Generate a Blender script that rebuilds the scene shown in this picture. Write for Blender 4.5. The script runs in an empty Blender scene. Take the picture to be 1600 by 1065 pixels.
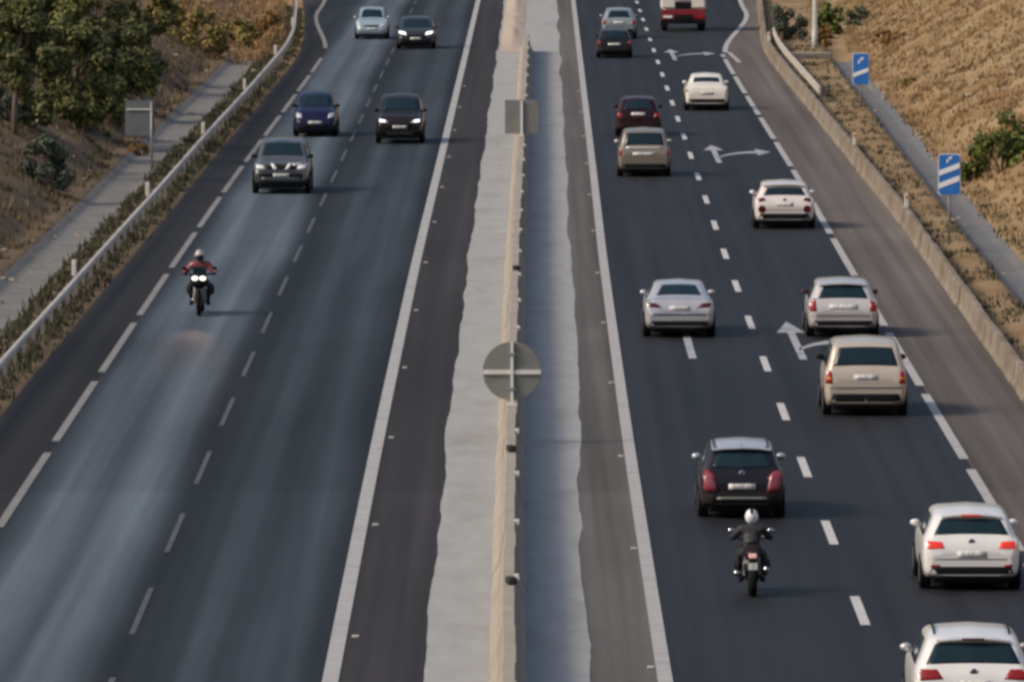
import bpy, bmesh, math, random
from mathutils import Vector, Matrix, noise
from mathutils.bvhtree import BVHTree
R = math.radians
sc = bpy.context.scene
COL = sc.collection
random.seed(7)

# ------------------------------------------------------------------ camera
FPX, HCAM, PITCH = 15000.0, 15.1, math.atan((532.5 + 420) / 15000.0)
cam = bpy.data.cameras.new("camera"); camo = bpy.data.objects.new("camera", cam); COL.objects.link(camo)
camo.location = (0, 0, HCAM); camo.rotation_euler = (R(90) - PITCH, 0, 0)
cam.sensor_width = 36; cam.lens = FPX / 1600 * 36; cam.clip_start = 1; cam.clip_end = 6000
sc.camera = camo
_up = Vector((0, math.sin(PITCH), math.cos(PITCH))); _fw = Vector((0, math.cos(PITCH), -math.sin(PITCH)))

def ray(px, py):
    return (Vector((1, 0, 0)) * ((px - 800) / FPX) + _up * ((532.5 - py) / FPX) + _fw).normalized()
def G(px, py, z=0.0):
    d = ray(px, py); t = (z - HCAM) / d.z
    return Vector((d.x * t, d.y * t, z))

def interp(tab, y):
    if y <= tab[0][0]: return tab[0][1]
    for (a, va), (b, vb) in zip(tab, tab[1:]):
        if y <= b:
            t = (y - a) / (b - a)
            return va + (vb - va) * t
    (a, va), (b, vb) = tab[-2:]
    return vb + (vb - va) / (b - a) * (y - b)
def smooth_tab(tab, w=16):
    ys = range(-60, 1300, 4)
    return [(y, sum(interp(tab, y + k) for k in range(-w, w + 1, 4)) / (2 * w // 4 + 1)) for y in ys]
_C = smooth_tab([(0, 0), (152, 0), (202, .03), (246, .11), (276, .17), (314, .30), (365, .46), (436, .68), (539, 1.0), (1300, 3.6)])
_BL = smooth_tab([(0, 11.75), (219, 11.75), (253, 11.6), (297, 11.43), (342, 11.34), (385, 11.17), (440, 11.05), (465, 11.3), (509, 12.3), (540, 13.2), (600, 14.5), (1300, 15)], 8)
_BR = smooth_tab([(0, 11.6), (215, 11.63), (242, 11.7), (292, 11.82), (337, 11.65), (382, 11.5), (441, 11.25), (462, 11.4), (509, 12.3), (540, 12.9), (600, 14), (1300, 15)], 8)
def lut(tab):
    y0 = tab[0][0]
    def f(y):
        i = (y - y0) / 4
        if i <= 0: return tab[0][1]
        if i >= len(tab) - 1: return tab[-1][1]
        k = int(i); t = i - k
        return tab[k][1] * (1 - t) + tab[k + 1][1] * t
    return f
cen, BL, BR = lut(_C), lut(_BL), lut(_BR)
def heading(y):
    return math.atan((cen(y + 4) - cen(y - 4)) / 8)
def sstep(a, b, x):
    t = min(1, max(0, (x - a) / (b - a))); return t * t * (3 - 2 * t)
def chan_r(y): return 2.0 + max(0, y - 294) * .008
def nz(x, y, s, seed=0.0): return noise.noise(Vector((x * s, y * s, seed)))
def T(x, y):
    off = x - cen(y)
    if off > 0:
        b = off - BR(y)
        if b < .12: return -.06
        ch = chan_r(y)
        z = .02 + .12 * sstep(.12, 1.3, b) - .22 * (1 - sstep(.25, .62, abs(b - ch)))
        s = b - ch - .75
        if s > 0:
            rise = .56 * s if s < 14 else .56 * 14 + .18 * (s - 14)
            z += rise * sstep(0, 1.2, s)
            a = sstep(0, 2, s)
            z += a * (.45 * nz(x, y, .16, 3) + .22 * nz(x, y, .45, 5) + .06 * nz(x, y, 1.2, 9))
        else:
            z += .03 * nz(x, y, .9, 2)
        return z
    b = -off - BL(y)
    if b < -.36: return -.06
    z = .03 + .12 * sstep(-.3, .3, b) + .12 * sstep(.2, 1.3, b) - .25 * (1 - sstep(.5, .9, abs(b - 1.78)))
    s = b - 2.85
    if s > 0:
        rise = .52 * s if s < 15 else .52 * 15 + .15 * (s - 15)
        z += rise * sstep(0, 1.0, s)
        a = sstep(0, 2, s)
        z += a * (.4 * nz(x, y, .18, 13) + .22 * nz(x, y, .5, 15) + .1 * nz(x, y, 1.3, 19))
    else:
        z += .05 * nz(x, y, .9, 12)
    return z
def hit(px, py):
    d = ray(px, py); o = Vector((0, 0, HCAM)); t = 140.0
    while t < 900:
        p = o + d * t
        if p.z < T(p.x, p.y):
            lo, hi = t - .5, t
            for _ in range(12):
                m = (lo + hi) / 2; q = o + d * m
                if q.z < T(q.x, q.y): hi = m
                else: lo = m
            p = o + d * hi; p.z = T(p.x, p.y); return p
        t += .5
    return G(px, py)

# ------------------------------------------------------------------ materials
def newmat(name):
    m = bpy.data.materials.new(name); m.use_nodes = True
    nt = m.node_tree; b = nt.nodes["Principled BSDF"]
    return m, nt, b
def N(nt, t, **kw):
    n = nt.nodes.new(t)
    for k, v in kw.items(): setattr(n, k, v)
    return n
def c4(c): return (c[0], c[1], c[2], 1)
def surf(name, c1, c2=None, scale=3.0, rough=.8, metal=0, bump=0, bscale=None, c3=None, s3=.4, f3=(.45, .7), stretch=(1, 1, 1), spec=.5):
    m, nt, b = newmat(name)
    b.inputs["Roughness"].default_value = rough; b.inputs["Metallic"].default_value = metal
    b.inputs["Specular IOR Level"].default_value = spec
    b.inputs["Base Color"].default_value = c4(c1)
    if c2 is None and not bump: return m
    tc = N(nt, "ShaderNodeTexCoord"); mp = N(nt, "ShaderNodeMapping"); mp.inputs["Scale"].default_value = stretch
    nt.links.new(tc.outputs["Object"], mp.inputs["Vector"])
    def nzn(s, d=6):
        n = N(nt, "ShaderNodeTexNoise"); n.inputs["Scale"].default_value = s; n.inputs["Detail"].default_value = d; n.inputs["Roughness"].default_value = .62
        nt.links.new(mp.outputs["Vector"], n.inputs["Vector"]); return n
    last = None
    if c2 is not None:
        n = nzn(scale); mr = N(nt, "ShaderNodeMapRange"); mr.inputs[1].default_value = .33; mr.inputs[2].default_value = .67
        nt.links.new(n.outputs["Fac"], mr.inputs[0])
        mx = N(nt, "ShaderNodeMix", data_type='RGBA'); mx.inputs[6].default_value = c4(c1); mx.inputs[7].default_value = c4(c2)
        nt.links.new(mr.outputs[0], mx.inputs[0]); last = mx.outputs[2]
    if c3 is not None:
        n = nzn(s3, 4); mr = N(nt, "ShaderNodeMapRange"); mr.inputs[1].default_value = f3[0]; mr.inputs[2].default_value = f3[1]
        nt.links.new(n.outputs["Fac"], mr.inputs[0])
        mx = N(nt, "ShaderNodeMix", data_type='RGBA'); nt.links.new(last, mx.inputs[6]); mx.inputs[7].default_value = c4(c3)
        nt.links.new(mr.outputs[0], mx.inputs[0]); last = mx.outputs[2]
    if last: nt.links.new(last, b.inputs["Base Color"])
    if bump:
        n = nzn(bscale or scale * 4); bp = N(nt, "ShaderNodeBump"); bp.inputs["Strength"].default_value = bump; bp.inputs["Distance"].default_value = .05
        nt.links.new(n.outputs["Fac"], bp.inputs["Height"]); nt.links.new(bp.outputs["Normal"], b.inputs["Normal"])
    return m
def paint(name, c, metal=.0, rough=.32, coat=.7, dirt=.25):
    m, nt, b = newmat(name)
    b.inputs["Metallic"].default_value = metal; b.inputs["Roughness"].default_value = rough
    if max(c) < .09: coat *= .25; b.inputs["Specular IOR Level"].default_value = .2
    b.inputs["Coat Weight"].default_value = coat; b.inputs["Coat Roughness"].default_value = .06
    tc = N(nt, "ShaderNodeTexCoord"); n = N(nt, "ShaderNodeTexNoise"); n.inputs["Scale"].default_value = 2.5; n.inputs["Detail"].default_value = 5
    nt.links.new(tc.outputs["Object"], n.inputs["Vector"])
    sp = N(nt, "ShaderNodeSeparateXYZ"); nt.links.new(tc.outputs["Object"], sp.inputs[0])
    mr = N(nt, "ShaderNodeMapRange"); mr.inputs[1].default_value = .75; mr.inputs[2].default_value = .25; nt.links.new(sp.outputs["Z"], mr.inputs[0])
    mu = N(nt, "ShaderNodeMath", operation='MULTIPLY'); nt.links.new(mr.outputs[0], mu.inputs[0]); nt.links.new(n.outputs["Fac"], mu.inputs[1])
    m2 = N(nt, "ShaderNodeMath", operation='MULTIPLY'); nt.links.new(mu.outputs[0], m2.inputs[0]); m2.inputs[1].default_value = dirt * 2
    mx = N(nt, "ShaderNodeMix", data_type='RGBA'); mx.inputs[6].default_value = c4(c); mx.inputs[7].default_value = (.10, .085, .07, 1)
    nt.links.new(m2.outputs[0], mx.inputs[0]); nt.links.new(mx.outputs[2], b.inputs["Base Color"])
    return m
def lamp(name, c, e, strength):
    m, nt, b = newmat(name); b.inputs["Base Color"].default_value = c4(c); b.inputs["Roughness"].default_value = .15
    b.inputs["Emission Color"].default_value = c4(e); b.inputs["Emission Strength"].default_value = strength
    return m
def foliage(name, cols, rough=.7, ns=.55, lo=.6, hi=1.35, tint=None):
    m, nt, b = newmat(name); b.inputs["Roughness"].default_value = rough; b.inputs["Specular IOR Level"].default_value = .25
    g = N(nt, "ShaderNodeNewGeometry"); cr = N(nt, "ShaderNodeValToRGB")
    els = cr.color_ramp.elements
    while len(els) < len(cols): els.new(.5)
    for i, c in enumerate(cols):
        els[i].position = i / (len(cols) - 1); els[i].color = c4(c)
    nt.links.new(g.outputs["Random Per Island"], cr.inputs[0])
    tc = N(nt, "ShaderNodeTexCoord"); n = N(nt, "ShaderNodeTexNoise"); n.inputs["Scale"].default_value = ns; n.inputs["Detail"].default_value = 4
    nt.links.new(tc.outputs["Object"], n.inputs["Vector"])
    mr = N(nt, "ShaderNodeMapRange"); mr.inputs[1].default_value = .35; mr.inputs[2].default_value = .65; mr.inputs[3].default_value = lo; mr.inputs[4].default_value = hi
    nt.links.new(n.outputs["Fac"], mr.inputs[0])
    src = cr.outputs[0]
    if tint:
        n2 = N(nt, "ShaderNodeTexNoise"); n2.inputs["Scale"].default_value = .13; n2.inputs["Detail"].default_value = 5; nt.links.new(tc.outputs["Object"], n2.inputs["Vector"])
        r2 = N(nt, "ShaderNodeMapRange"); r2.inputs[1].default_value = .45; r2.inputs[2].default_value = .65; nt.links.new(n2.outputs["Fac"], r2.inputs[0])
        m2 = N(nt, "ShaderNodeMix", data_type='RGBA'); nt.links.new(r2.outputs[0], m2.inputs[0]); nt.links.new(src, m2.inputs[6]); m2.inputs[7].default_value = c4(tint); src = m2.outputs[2]
    mx = N(nt, "ShaderNodeMix", data_type='RGBA', blend_type='MULTIPLY'); mx.inputs[0].default_value = 1
    nt.links.new(src, mx.inputs[6]); nt.links.new(mr.outputs[0], mx.inputs[7]); nt.links.new(mx.outputs[2], b.inputs["Base Color"])
    return m
def asphalt(name, u0, u1, ramp, c_tint, rough=.55, lot=.021, lotv=.10):
    """road surface: wheel-track tone by lateral UV, long streaks and fine aggregate"""
    m, nt, b = newmat(name)
    uv = N(nt, "ShaderNodeUVMap"); sp = N(nt, "ShaderNodeSeparateXYZ"); nt.links.new(uv.outputs[0], sp.inputs[0])
    wob = N(nt, "ShaderNodeTexNoise"); wob.inputs["Scale"].default_value = .03; nt.links.new(uv.outputs[0], wob.inputs["Vector"])
    wm = N(nt, "ShaderNodeMath", operation='MULTIPLY_ADD'); nt.links.new(wob.outputs["Fac"], wm.inputs[0]); wm.inputs[1].default_value = .7; nt.links.new(sp.outputs[0], wm.inputs[2])
    mr = N(nt, "ShaderNodeMapRange"); mr.inputs[1].default_value = u0 + .35; mr.inputs[2].default_value = u1 + .35; nt.links.new(wm.outputs[0], mr.inputs[0])
    cr = N(nt, "ShaderNodeValToRGB"); cr.color_ramp.interpolation = 'B_SPLINE'; els = cr.color_ramp.elements
    while len(els) < len(ramp): els.new(.5)
    for i, (u, v) in enumerate(ramp):
        els[i].position = (u - u0) / (u1 - u0); els[i].color = (v * c_tint[0], v * c_tint[1], v * c_tint[2], 1)
    nt.links.new(mr.outputs[0], cr.inputs[0])
    last = cr.outputs[0]
    def mulnoise(scl, sx, sy, lo, hi, det=5):
        nonlocal last
        mp = N(nt, "ShaderNodeMapping"); mp.inputs["Scale"].default_value = (sx, sy, 1); nt.links.new(uv.outputs[0], mp.inputs[0])
        n = N(nt, "ShaderNodeTexNoise"); n.inputs["Scale"].default_value = scl; n.inputs["Detail"].default_value = det; nt.links.new(mp.outputs[0], n.inputs["Vector"])
        r = N(nt, "ShaderNodeMapRange"); r.inputs[1].default_value = .3; r.inputs[2].default_value = .7; r.inputs[3].default_value = lo; r.inputs[4].default_value = hi
        nt.links.new(n.outputs["Fac"], r.inputs[0])
        mx = N(nt, "ShaderNodeMix", data_type='RGBA', blend_type='MULTIPLY'); mx.inputs[0].default_value = 1
        nt.links.new(last, mx.inputs[6]); nt.links.new(r.outputs[0], mx.inputs[7]); last = mx.outputs[2]
        return n
    mulnoise(1.0, 2.4, .012, .72, 1.3)      # long streaks left by tyres
    mulnoise(1.0, .25, .035, .84, 1.16)      # paving lots along the road
    dv = N(nt, "ShaderNodeMath", operation='MULTIPLY'); dv.inputs[1].default_value = lot; nt.links.new(sp.outputs[1], dv.inputs[0])
    fl = N(nt, "ShaderNodeMath", operation='FLOOR'); nt.links.new(dv.outputs[0], fl.inputs[0])
    wn = N(nt, "ShaderNodeTexWhiteNoise", noise_dimensions='1D'); nt.links.new(fl.outputs[0], wn.inputs['W'])
    wr = N(nt, "ShaderNodeMapRange"); wr.inputs[3].default_value = 1 - lotv; wr.inputs[4].default_value = 1 + lotv; nt.links.new(wn.outputs['Value'], wr.inputs[0])
    mxl = N(nt, "ShaderNodeMix", data_type='RGBA', blend_type='MULTIPLY'); mxl.inputs[0].default_value = 1
    nt.links.new(last, mxl.inputs[6]); nt.links.new(wr.outputs[0], mxl.inputs[7]); last = mxl.outputs[2]
    fine = mulnoise(9.0, 1, .6, .86, 1.14)
    nt.links.new(last, b.inputs["Base Color"]); b.inputs["Roughness"].default_value = rough; b.inputs["Specular IOR Level"].default_value = .12
    return m

M = {}
M['glass'] = surf("car_glass", (.010, .024, .033), rough=.10, spec=.28)  # bluish base colour carries part of the sky reflection
M['tyre'] = surf("tyre_rubber", (.008, .008, .009), rough=.85, spec=.15)
M['rim'] = surf("wheel_rim", (.30, .30, .31), rough=.35, metal=.7)
M['black'] = surf("black_plastic", (.007, .007, .008), rough=.65, spec=.18)
M['chrome'] = surf("chrome", (.6, .6, .6), rough=.15, metal=1)
M['plate'] = surf("number_plate", (.74, .74, .71), (.30, .30, .29), 17, .6, stretch=(1, 1, .25))
M['tail'] = lamp("tail_lamp_glass", (.22, .012, .014), (1, .02, .02), .03)
M['taild'] = lamp("dark_tail_lamp_glass", (.07, .008, .01), (1, .02, .02), .01)
M['brake'] = lamp("lit_brake_lamp", (.5, .03, .02), (1, .05, .03), .30)
M['head'] = surf("headlamp_glass", (.55, .57, .6), rough=.12, metal=.3)
M['headon'] = lamp("lit_headlamp", (.8, .8, .8), (1, .95, .88), 1.5)
M['amber'] = lamp("amber_lens", (.5, .16, .03), (1, .3, .05), .03)
M['steel'] = surf("galvanised_steel", (.30, .30, .29), (.22, .22, .21), 2, .5, .5)
M['signback'] = surf("sign_back_metal", (.20, .20, .185), (.165, .165, .15), 3, .65)
M['white'] = surf("white_sheet", (.78, .78, .78), (.70, .70, .70), 5, .4)
M['blue'] = surf("blue_sign_sheet", (.02, .16, .50), (.016, .13, .42), 4, .4)

# ------------------------------------------------------------------ mesh helpers
def link(name, verts, faces, mat, parent=None, smooth=False, uvs=None):
    me = bpy.data.meshes.new(name); me.from_pydata([tuple(v) for v in verts], [], faces); me.validate(clean_customdata=False)
    if mat: me.materials.append(mat)
    if uvs:
        l = me.uv_layers.new(name="UVMap")
        for lp in me.loops: l.data[lp.index].uv = uvs[lp.vertex_index]
    if smooth:
        for p in me.polygons: p.use_smooth = True
    o = bpy.data.objects.new(name, me); COL.objects.link(o)
    if parent: o.parent = parent
    return o
class MB:
    def __init__(s): s.v = []; s.f = []
    def add(s, v, f):
        n = len(s.v); s.v += [Vector(p) for p in v]; s.f += [tuple(i + n for i in q) for q in f]; return s
    def box(s, c, d, rz=0, bev=0.0):
        x, y, z = d[0] / 2, d[1] / 2, d[2] / 2
        if bev > 0:
            pts = []; k = bev
            bm = bmesh.new(); bmesh.ops.create_cube(bm, size=1)
            for v in bm.verts: v.co = Vector((v.co.x * d[0], v.co.y * d[1], v.co.z * d[2]))
            bmesh.ops.bevel(bm, geom=bm.edges[:], offset=k, segments=2, affect='EDGES', profile=.5)
            bm.verts.ensure_lookup_table(); bm.verts.index_update()
            vs = [v.co.copy() for v in bm.verts]; fs = [tuple(v.index for v in f.verts) for f in bm.faces]; bm.free()
        else:
            vs = [Vector((sx * x, sy * y, sz * z)) for sx in (-1, 1) for sy in (-1, 1) for sz in (-1, 1)]
            fs = [(0, 1, 3, 2), (4, 6, 7, 5), (0, 4, 5, 1), (2, 3, 7, 6), (0, 2, 6, 4), (1, 5, 7, 3)]
        m = Matrix.Translation(c) @ Matrix.Rotation(rz, 4, 'Z')
        return s.add([m @ v for v in vs], fs)
    def tube(s, pts, r, n=8, cap=True):
        pts = [Vector(p) for p in pts]; rs = r if isinstance(r, (list, tuple)) else [r] * len(pts)
        vs = []; fs = []; prev = None
        for i, p in enumerate(pts):
            d = (pts[min(i + 1, len(pts) - 1)] - pts[max(i - 1, 0)]).normalized()
            a = d.orthogonal().normalized() if prev is None else (prev - d * prev.dot(d)).normalized()
            prev = a; b = d.cross(a)
            for k in range(n):
                t = 2 * math.pi * k / n; vs.append(p + (a * math.cos(t) + b * math.sin(t)) * rs[i])
        for i in range(len(pts) - 1):
            for k in range(n):
                fs.append((i * n + k, i * n + (k + 1) % n, (i + 1) * n + (k + 1) % n, (i + 1) * n + k))
        if cap: fs.append(tuple(range(n - 1, -1, -1))); fs.append(tuple((len(pts) - 1) * n + k for k in range(n)))
        return s.add(vs, fs)
    def lathe(s, c, axis, prof, n=20):
        axis = Vector(axis).normalized(); a = axis.orthogonal().normalized(); b = axis.cross(a); c = Vector(c); vs = []; fs = []
        for (h, r) in prof:
            for k in range(n):
                t = 2 * math.pi * k / n; vs.append(c + axis * h + (a * math.cos(t) + b * math.sin(t)) * r)
        for i in range(len(prof) - 1):
            for k in range(n): fs.append((i * n + k, i * n + (k + 1) % n, (i + 1) * n + (k + 1) % n, (i + 1) * n + k))
        fs.append(tuple(range(n - 1, -1, -1))); fs.append(tuple((len(prof) - 1) * n + k for k in range(n)))
        return s.add(vs, fs)
    def ell(s, c, r, n=12, m=8):
        vs = []; fs = []
        for i in range(m + 1):
            p = math.pi * i / m
            for k in range(n):
                t = 2 * math.pi * k / n
                vs.append(Vector(c) + Vector((r[0] * math.sin(p) * math.cos(t), r[1] * math.sin(p) * math.sin(t), r[2] * math.cos(p))))
        for i in range(m):
            for k in range(n): fs.append((i * n + k, i * n + (k + 1) % n, (i + 1) * n + (k + 1) % n, (i + 1) * n + k))
        return s.add(vs, fs)
    def prism(s, poly, origin, ex, ey, th):
        """flat outline poly (in axes ex, ey) given thickness th along ex x ey"""
        ex, ey, o = Vector(ex), Vector(ey), Vector(origin); nrm = ex.cross(ey).normalized(); n = len(poly)
        a = [o + ex * p[0] + ey * p[1] for p in poly]; b = [p + nrm * th for p in a]
        fs = [tuple(range(n - 1, -1, -1)), tuple(range(n, 2 * n))] + [(i, (i + 1) % n, n + (i + 1) % n, n + i) for i in range(n)]
        return s.add(a + b, fs)
    def obj(s, name, mat, parent=None, smooth=False): return link(name, s.v, s.f, mat, parent, smooth)
def tag(o, label=None, cat=None, group=None, kind=None):
    if label: o["label"] = label
    if cat: o["category"] = cat
    if group: o["group"] = group
    if kind: o["kind"] = kind
    return o
def empty(name, loc, rz=0, sc_=1.0):
    o = bpy.data.objects.new(name, None); COL.objects.link(o); o.location = loc; o.rotation_euler = (0, 0, rz)
    o.scale = (sc_,) * 3; o.empty_display_size = .3; return o
def copy_tree(o, parent=None):
    c = o.copy(); COL.objects.link(c)
    if parent: c.parent = parent
    for ch in [k for k in bpy.data.objects if k.parent == o]: copy_tree(ch, c)
    return c

# ------------------------------------------------------------------ ground
def build_ground():
    ys = [-80, -20, 40, 90, 130] + [150 + 1.5 * i for i in range(280)] + [575, 600, 640, 700, 800, 950, 1290]
    bs = [.1, .2, .4, .7, 1.0, 1.3, 1.5, 1.7, 1.9, 2.1, 2.3, 2.5, 2.7, 2.9, 3.1, 3.4, 3.7] + [4 + .45 * i for i in range(32)] + [19, 21, 24, 28, 34, 45, 70, 120, 300, 900]
    bl = [-.5, -.36, -.3, -.15, 0] + bs
    vs = []; W = len(bl) + len(bs) + 3
    for y in ys:
        c = cen(y); row = [c - BL(y) - b for b in reversed(bl)] + [c - 6, c, c + 6] + [c + BR(y) + b for b in bs]
        for x in row: vs.append((x, y, T(x, y)))
    fs = [(r * W + k, r * W + k + 1, (r + 1) * W + k + 1, (r + 1) * W + k) for r in range(len(ys) - 1) for k in range(W - 1)]
    m, nt, b = newmat("dry_earth"); b.inputs["Roughness"].default_value = .95; b.inputs["Specular IOR Level"].default_value = .1
    tc = N(nt, "ShaderNodeTexCoord"); sp = N(nt, "ShaderNodeSeparateXYZ"); nt.links.new(tc.outputs["Object"], sp.inputs[0])
    def two(a, bb, s, lo=.35, hi=.65, d=6):
        n = N(nt, "ShaderNodeTexNoise"); n.inputs["Scale"].default_value = s; n.inputs["Detail"].default_value = d; n.inputs["Roughness"].default_value = .65
        nt.links.new(tc.outputs["Object"], n.inputs["Vector"])
        mr = N(nt, "ShaderNodeMapRange"); mr.inputs[1].default_value = lo; mr.inputs[2].default_value = hi; nt.links.new(n.outputs["Fac"], mr.inputs[0])
        mx = N(nt, "ShaderNodeMix", data_type='RGBA'); nt.links.new(mr.outputs[0], mx.inputs[0])
        for k, v in ((6, a), (7, bb)):
            if isinstance(v, tuple): mx.inputs[k].default_value = c4(v)
            else: nt.links.new(v, mx.inputs[k])
        return mx.outputs[2]
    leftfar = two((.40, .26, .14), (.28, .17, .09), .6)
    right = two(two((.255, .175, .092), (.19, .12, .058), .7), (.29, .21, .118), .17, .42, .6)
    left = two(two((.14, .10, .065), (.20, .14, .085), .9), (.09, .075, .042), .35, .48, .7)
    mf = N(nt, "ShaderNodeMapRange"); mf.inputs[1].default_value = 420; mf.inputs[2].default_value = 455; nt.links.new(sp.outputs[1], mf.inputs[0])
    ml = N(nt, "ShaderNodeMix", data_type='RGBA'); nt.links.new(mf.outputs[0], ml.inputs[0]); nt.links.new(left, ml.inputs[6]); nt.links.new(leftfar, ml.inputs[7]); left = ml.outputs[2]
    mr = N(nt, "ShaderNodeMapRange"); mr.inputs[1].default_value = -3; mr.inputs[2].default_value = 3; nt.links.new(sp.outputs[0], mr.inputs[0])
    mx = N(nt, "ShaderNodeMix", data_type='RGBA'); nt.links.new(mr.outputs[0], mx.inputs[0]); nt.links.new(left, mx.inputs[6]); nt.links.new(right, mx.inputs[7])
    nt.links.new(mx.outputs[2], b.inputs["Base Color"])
    n = N(nt, "ShaderNodeTexNoise"); n.inputs["Scale"].default_value = 3; n.inputs["Detail"].default_value = 8; nt.links.new(tc.outputs["Object"], n.inputs["Vector"])
    bp = N(nt, "ShaderNodeBump"); bp.inputs["Strength"].default_value = .4; bp.inputs["Distance"].default_value = .12
    nt.links.new(n.outputs["Fac"], bp.inputs["Height"]); nt.links.new(bp.outputs[0], b.inputs["Normal"])
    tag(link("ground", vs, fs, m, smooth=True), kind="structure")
build_ground()

def strip(name, o0, o1, z, mat, y0=-80, y1=900, step=3.0, n=1, wob0=0, wob1=0, kind="structure"):
    f0 = o0 if callable(o0) else (lambda y: o0); f1 = o1 if callable(o1) else (lambda y: o1)
    ys = []; y = y0
    while y < y1: ys.append(y); y += step
    ys.append(y1); vs = []; uv = []; W = n + 1
    for y in ys:
        a, b = f0(y), f1(y)
        if wob0: a += wob0 * (1.1 * nz(0, y, .07, 31) + .4 * nz(0, y, .22, 32) + .12 * nz(0, y, .8, 33))
        if wob1: b += wob1 * (1.1 * nz(0, y, .06, 41) + .4 * nz(0, y, .20, 42) + .12 * nz(0, y, .9, 43))
        for k in range(W):
            o = a + (b - a) * k / n; vs.append((cen(y) + o, y, z)); uv.append((o, y))
    fs = [(r * W + k, r * W + k + 1, (r + 1) * W + k + 1, (r + 1) * W + k) for r in range(len(ys) - 1) for k in range(n)]
    return tag(link(name, vs, fs, mat, uvs=uv), kind=kind)

# edge of the running lanes: they widen far away where slip roads join
def left_edge(y): return -9.75 + .25 * sstep(300, 440, y) - 1.9 * sstep(445, 520, y) - .8 * sstep(520, 600, y)
def right_edge(y): return 9.42 - .25 * sstep(300, 440, y) + 2.4 * sstep(446, 520, y) + 1.0 * sstep(520, 600, y)
A_left = asphalt("worn_sheen_asphalt", -10, -2.6, [(-10, .03), (-9.6, .035), (-9.2, .11), (-8.8, .19), (-8.15, .07), (-7.6, .19), (-7.1, .13), (-6.65, .025), (-6.2, .02), (-5.5, .042), (-5.0, .075), (-4.5, .026), (-4.0, .075), (-3.6, .06), (-3.1, .018), (-2.6, .02)], (.58, .72, .86), .68)  # wheel-track wear, with the pale bluish sky sheen put into the colours
A_right = asphalt("dark_asphalt", 2.4, 9.7, [(2.4, .03), (3.2, .034), (3.8, .032), (4.4, .030), (5.2, .034), (6, .028), (7, .033), (7.8, .030), (8.6, .034), (9.4, .028)], (.56, .60, .70), .62, .03, .04)
A_shl = asphalt("brown_shoulder_asphalt", -3, 0, [(-3, .042), (-2, .050), (-1, .044)], (.74, .68, .68), .75)
A_shr = asphalt("grey_brown_shoulder_asphalt", 1, 3, [(1, .105), (2, .095), (3, .085)], (1.05, .98, .90), .8)
A_outl = asphalt("dark_outer_shoulder_asphalt", -12, -9, [(-12, .05), (-11, .036), (-10.2, .032), (-9.5, .022)], (.72, .70, .70), .75)
A_outr = asphalt("dusty_outer_shoulder_asphalt", 9, 12, [(9, .07), (10, .098), (11, .11), (12, .12)], (1.06, .93, .85), .85)
strip("road_oncoming", left_edge, -2.77, 0, A_left, n=6)
strip("road_outgoing", 2.5, right_edge, 0, A_right, n=6)
strip("inner_shoulder_oncoming", -2.77, -1.2, 0, A_shl)
strip("inner_shoulder_outgoing", 1.1, 2.5, 0, A_shr)
strip("outer_shoulder_oncoming", lambda y: -BL(y) + .30, left_edge, 0, A_outl, n=3)
strip("outer_shoulder_outgoing", right_edge, lambda y: BR(y) + .1, 0, A_outr, n=3)
m_conc = surf("median_concrete", (.33, .333, .325), (.285, .288, .28), 2.0, .9, 0, 0, None, (.235, .228, .21), .7, (.52, .78), (1, .22, 1))
strip("median_slab", -1.42, lambda y: 1.25 + .27 * sstep(160, 240, y), .012, m_conc, step=.4, n=4, wob0=.13, wob1=.13)
m_dirt = surf("pale_dirt", (.47, .39, .31), (.36, .285, .215), 1.5, .95, 0, .6, 5)
def build_dirt():
    vs = []; fs = []; ny = 110; nx = 8
    for i in range(ny + 1):
        y = 452 + i * 2.2
        for k in range(nx + 1):
            o = -1.30 + 1.12 * k / nx
            e = min(k, nx - k) / nx * 2
            vs.append((cen(y) + o, y, .02 + e * sstep(452, 470, y) * (.16 + .14 * nz(o * 2, y, .9, 77))))
    for i in range(ny):
        for k in range(nx): a = i * (nx + 1) + k; fs.append((a, a + 1, a + nx + 2, a + nx + 1))
    tag(link("dirt_bank", vs, fs, m_dirt, smooth=True), kind="structure")
build_dirt()
# drainage channels of grey concrete behind each barrier
def channel(name, side, bc, hw, y0, y1, mat):
    vs = []; fs = []; prof = [(-hw - .06, .0), (-hw, .035), (-hw + .12, .02), (-hw * .45, .02), (0, .02), (hw * .45, .02), (hw - .12, .02), (hw, .035), (hw + .06, .0)]
    n = len(prof); y = y0; r = 0
    while y <= y1:
        B = BL(y) if side < 0 else BR(y); c = bc(y)
        for (d, h) in prof:
            x = cen(y) + side * (B + c + d); vs.append((x, y, T(x, y) + h + .015))
        y += 1.5; r += 1
    for i in range(r - 1):
        for k in range(n - 1):
            a = i * n + k; fs.append((a, a + 1, a + n + 1, a + n))
    tag(link(name, vs, fs, mat, smooth=True), kind="structure")
m_ch1 = surf("stained_channel_concrete", (.20, .192, .178), (.125, .118, .105), .9, .9, 0, .3, 8, (.13, .12, .09), .6, (.5, .7))
m_ch2 = surf("shade_toned_channel_concrete", (.135, .14, .15), (.08, .083, .09), 1.1, .95, 0, .6, 6, (.16, .13, .10), .45, (.52, .72))  # concrete toned down so its colour carries the channel's shade
channel("drainage_channel", -1, lambda y: 1.78, .70, 150, 440, m_ch1)
channel("drainage_channel", 1, chan_r, .46, 150, 440, m_ch2)

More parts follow.
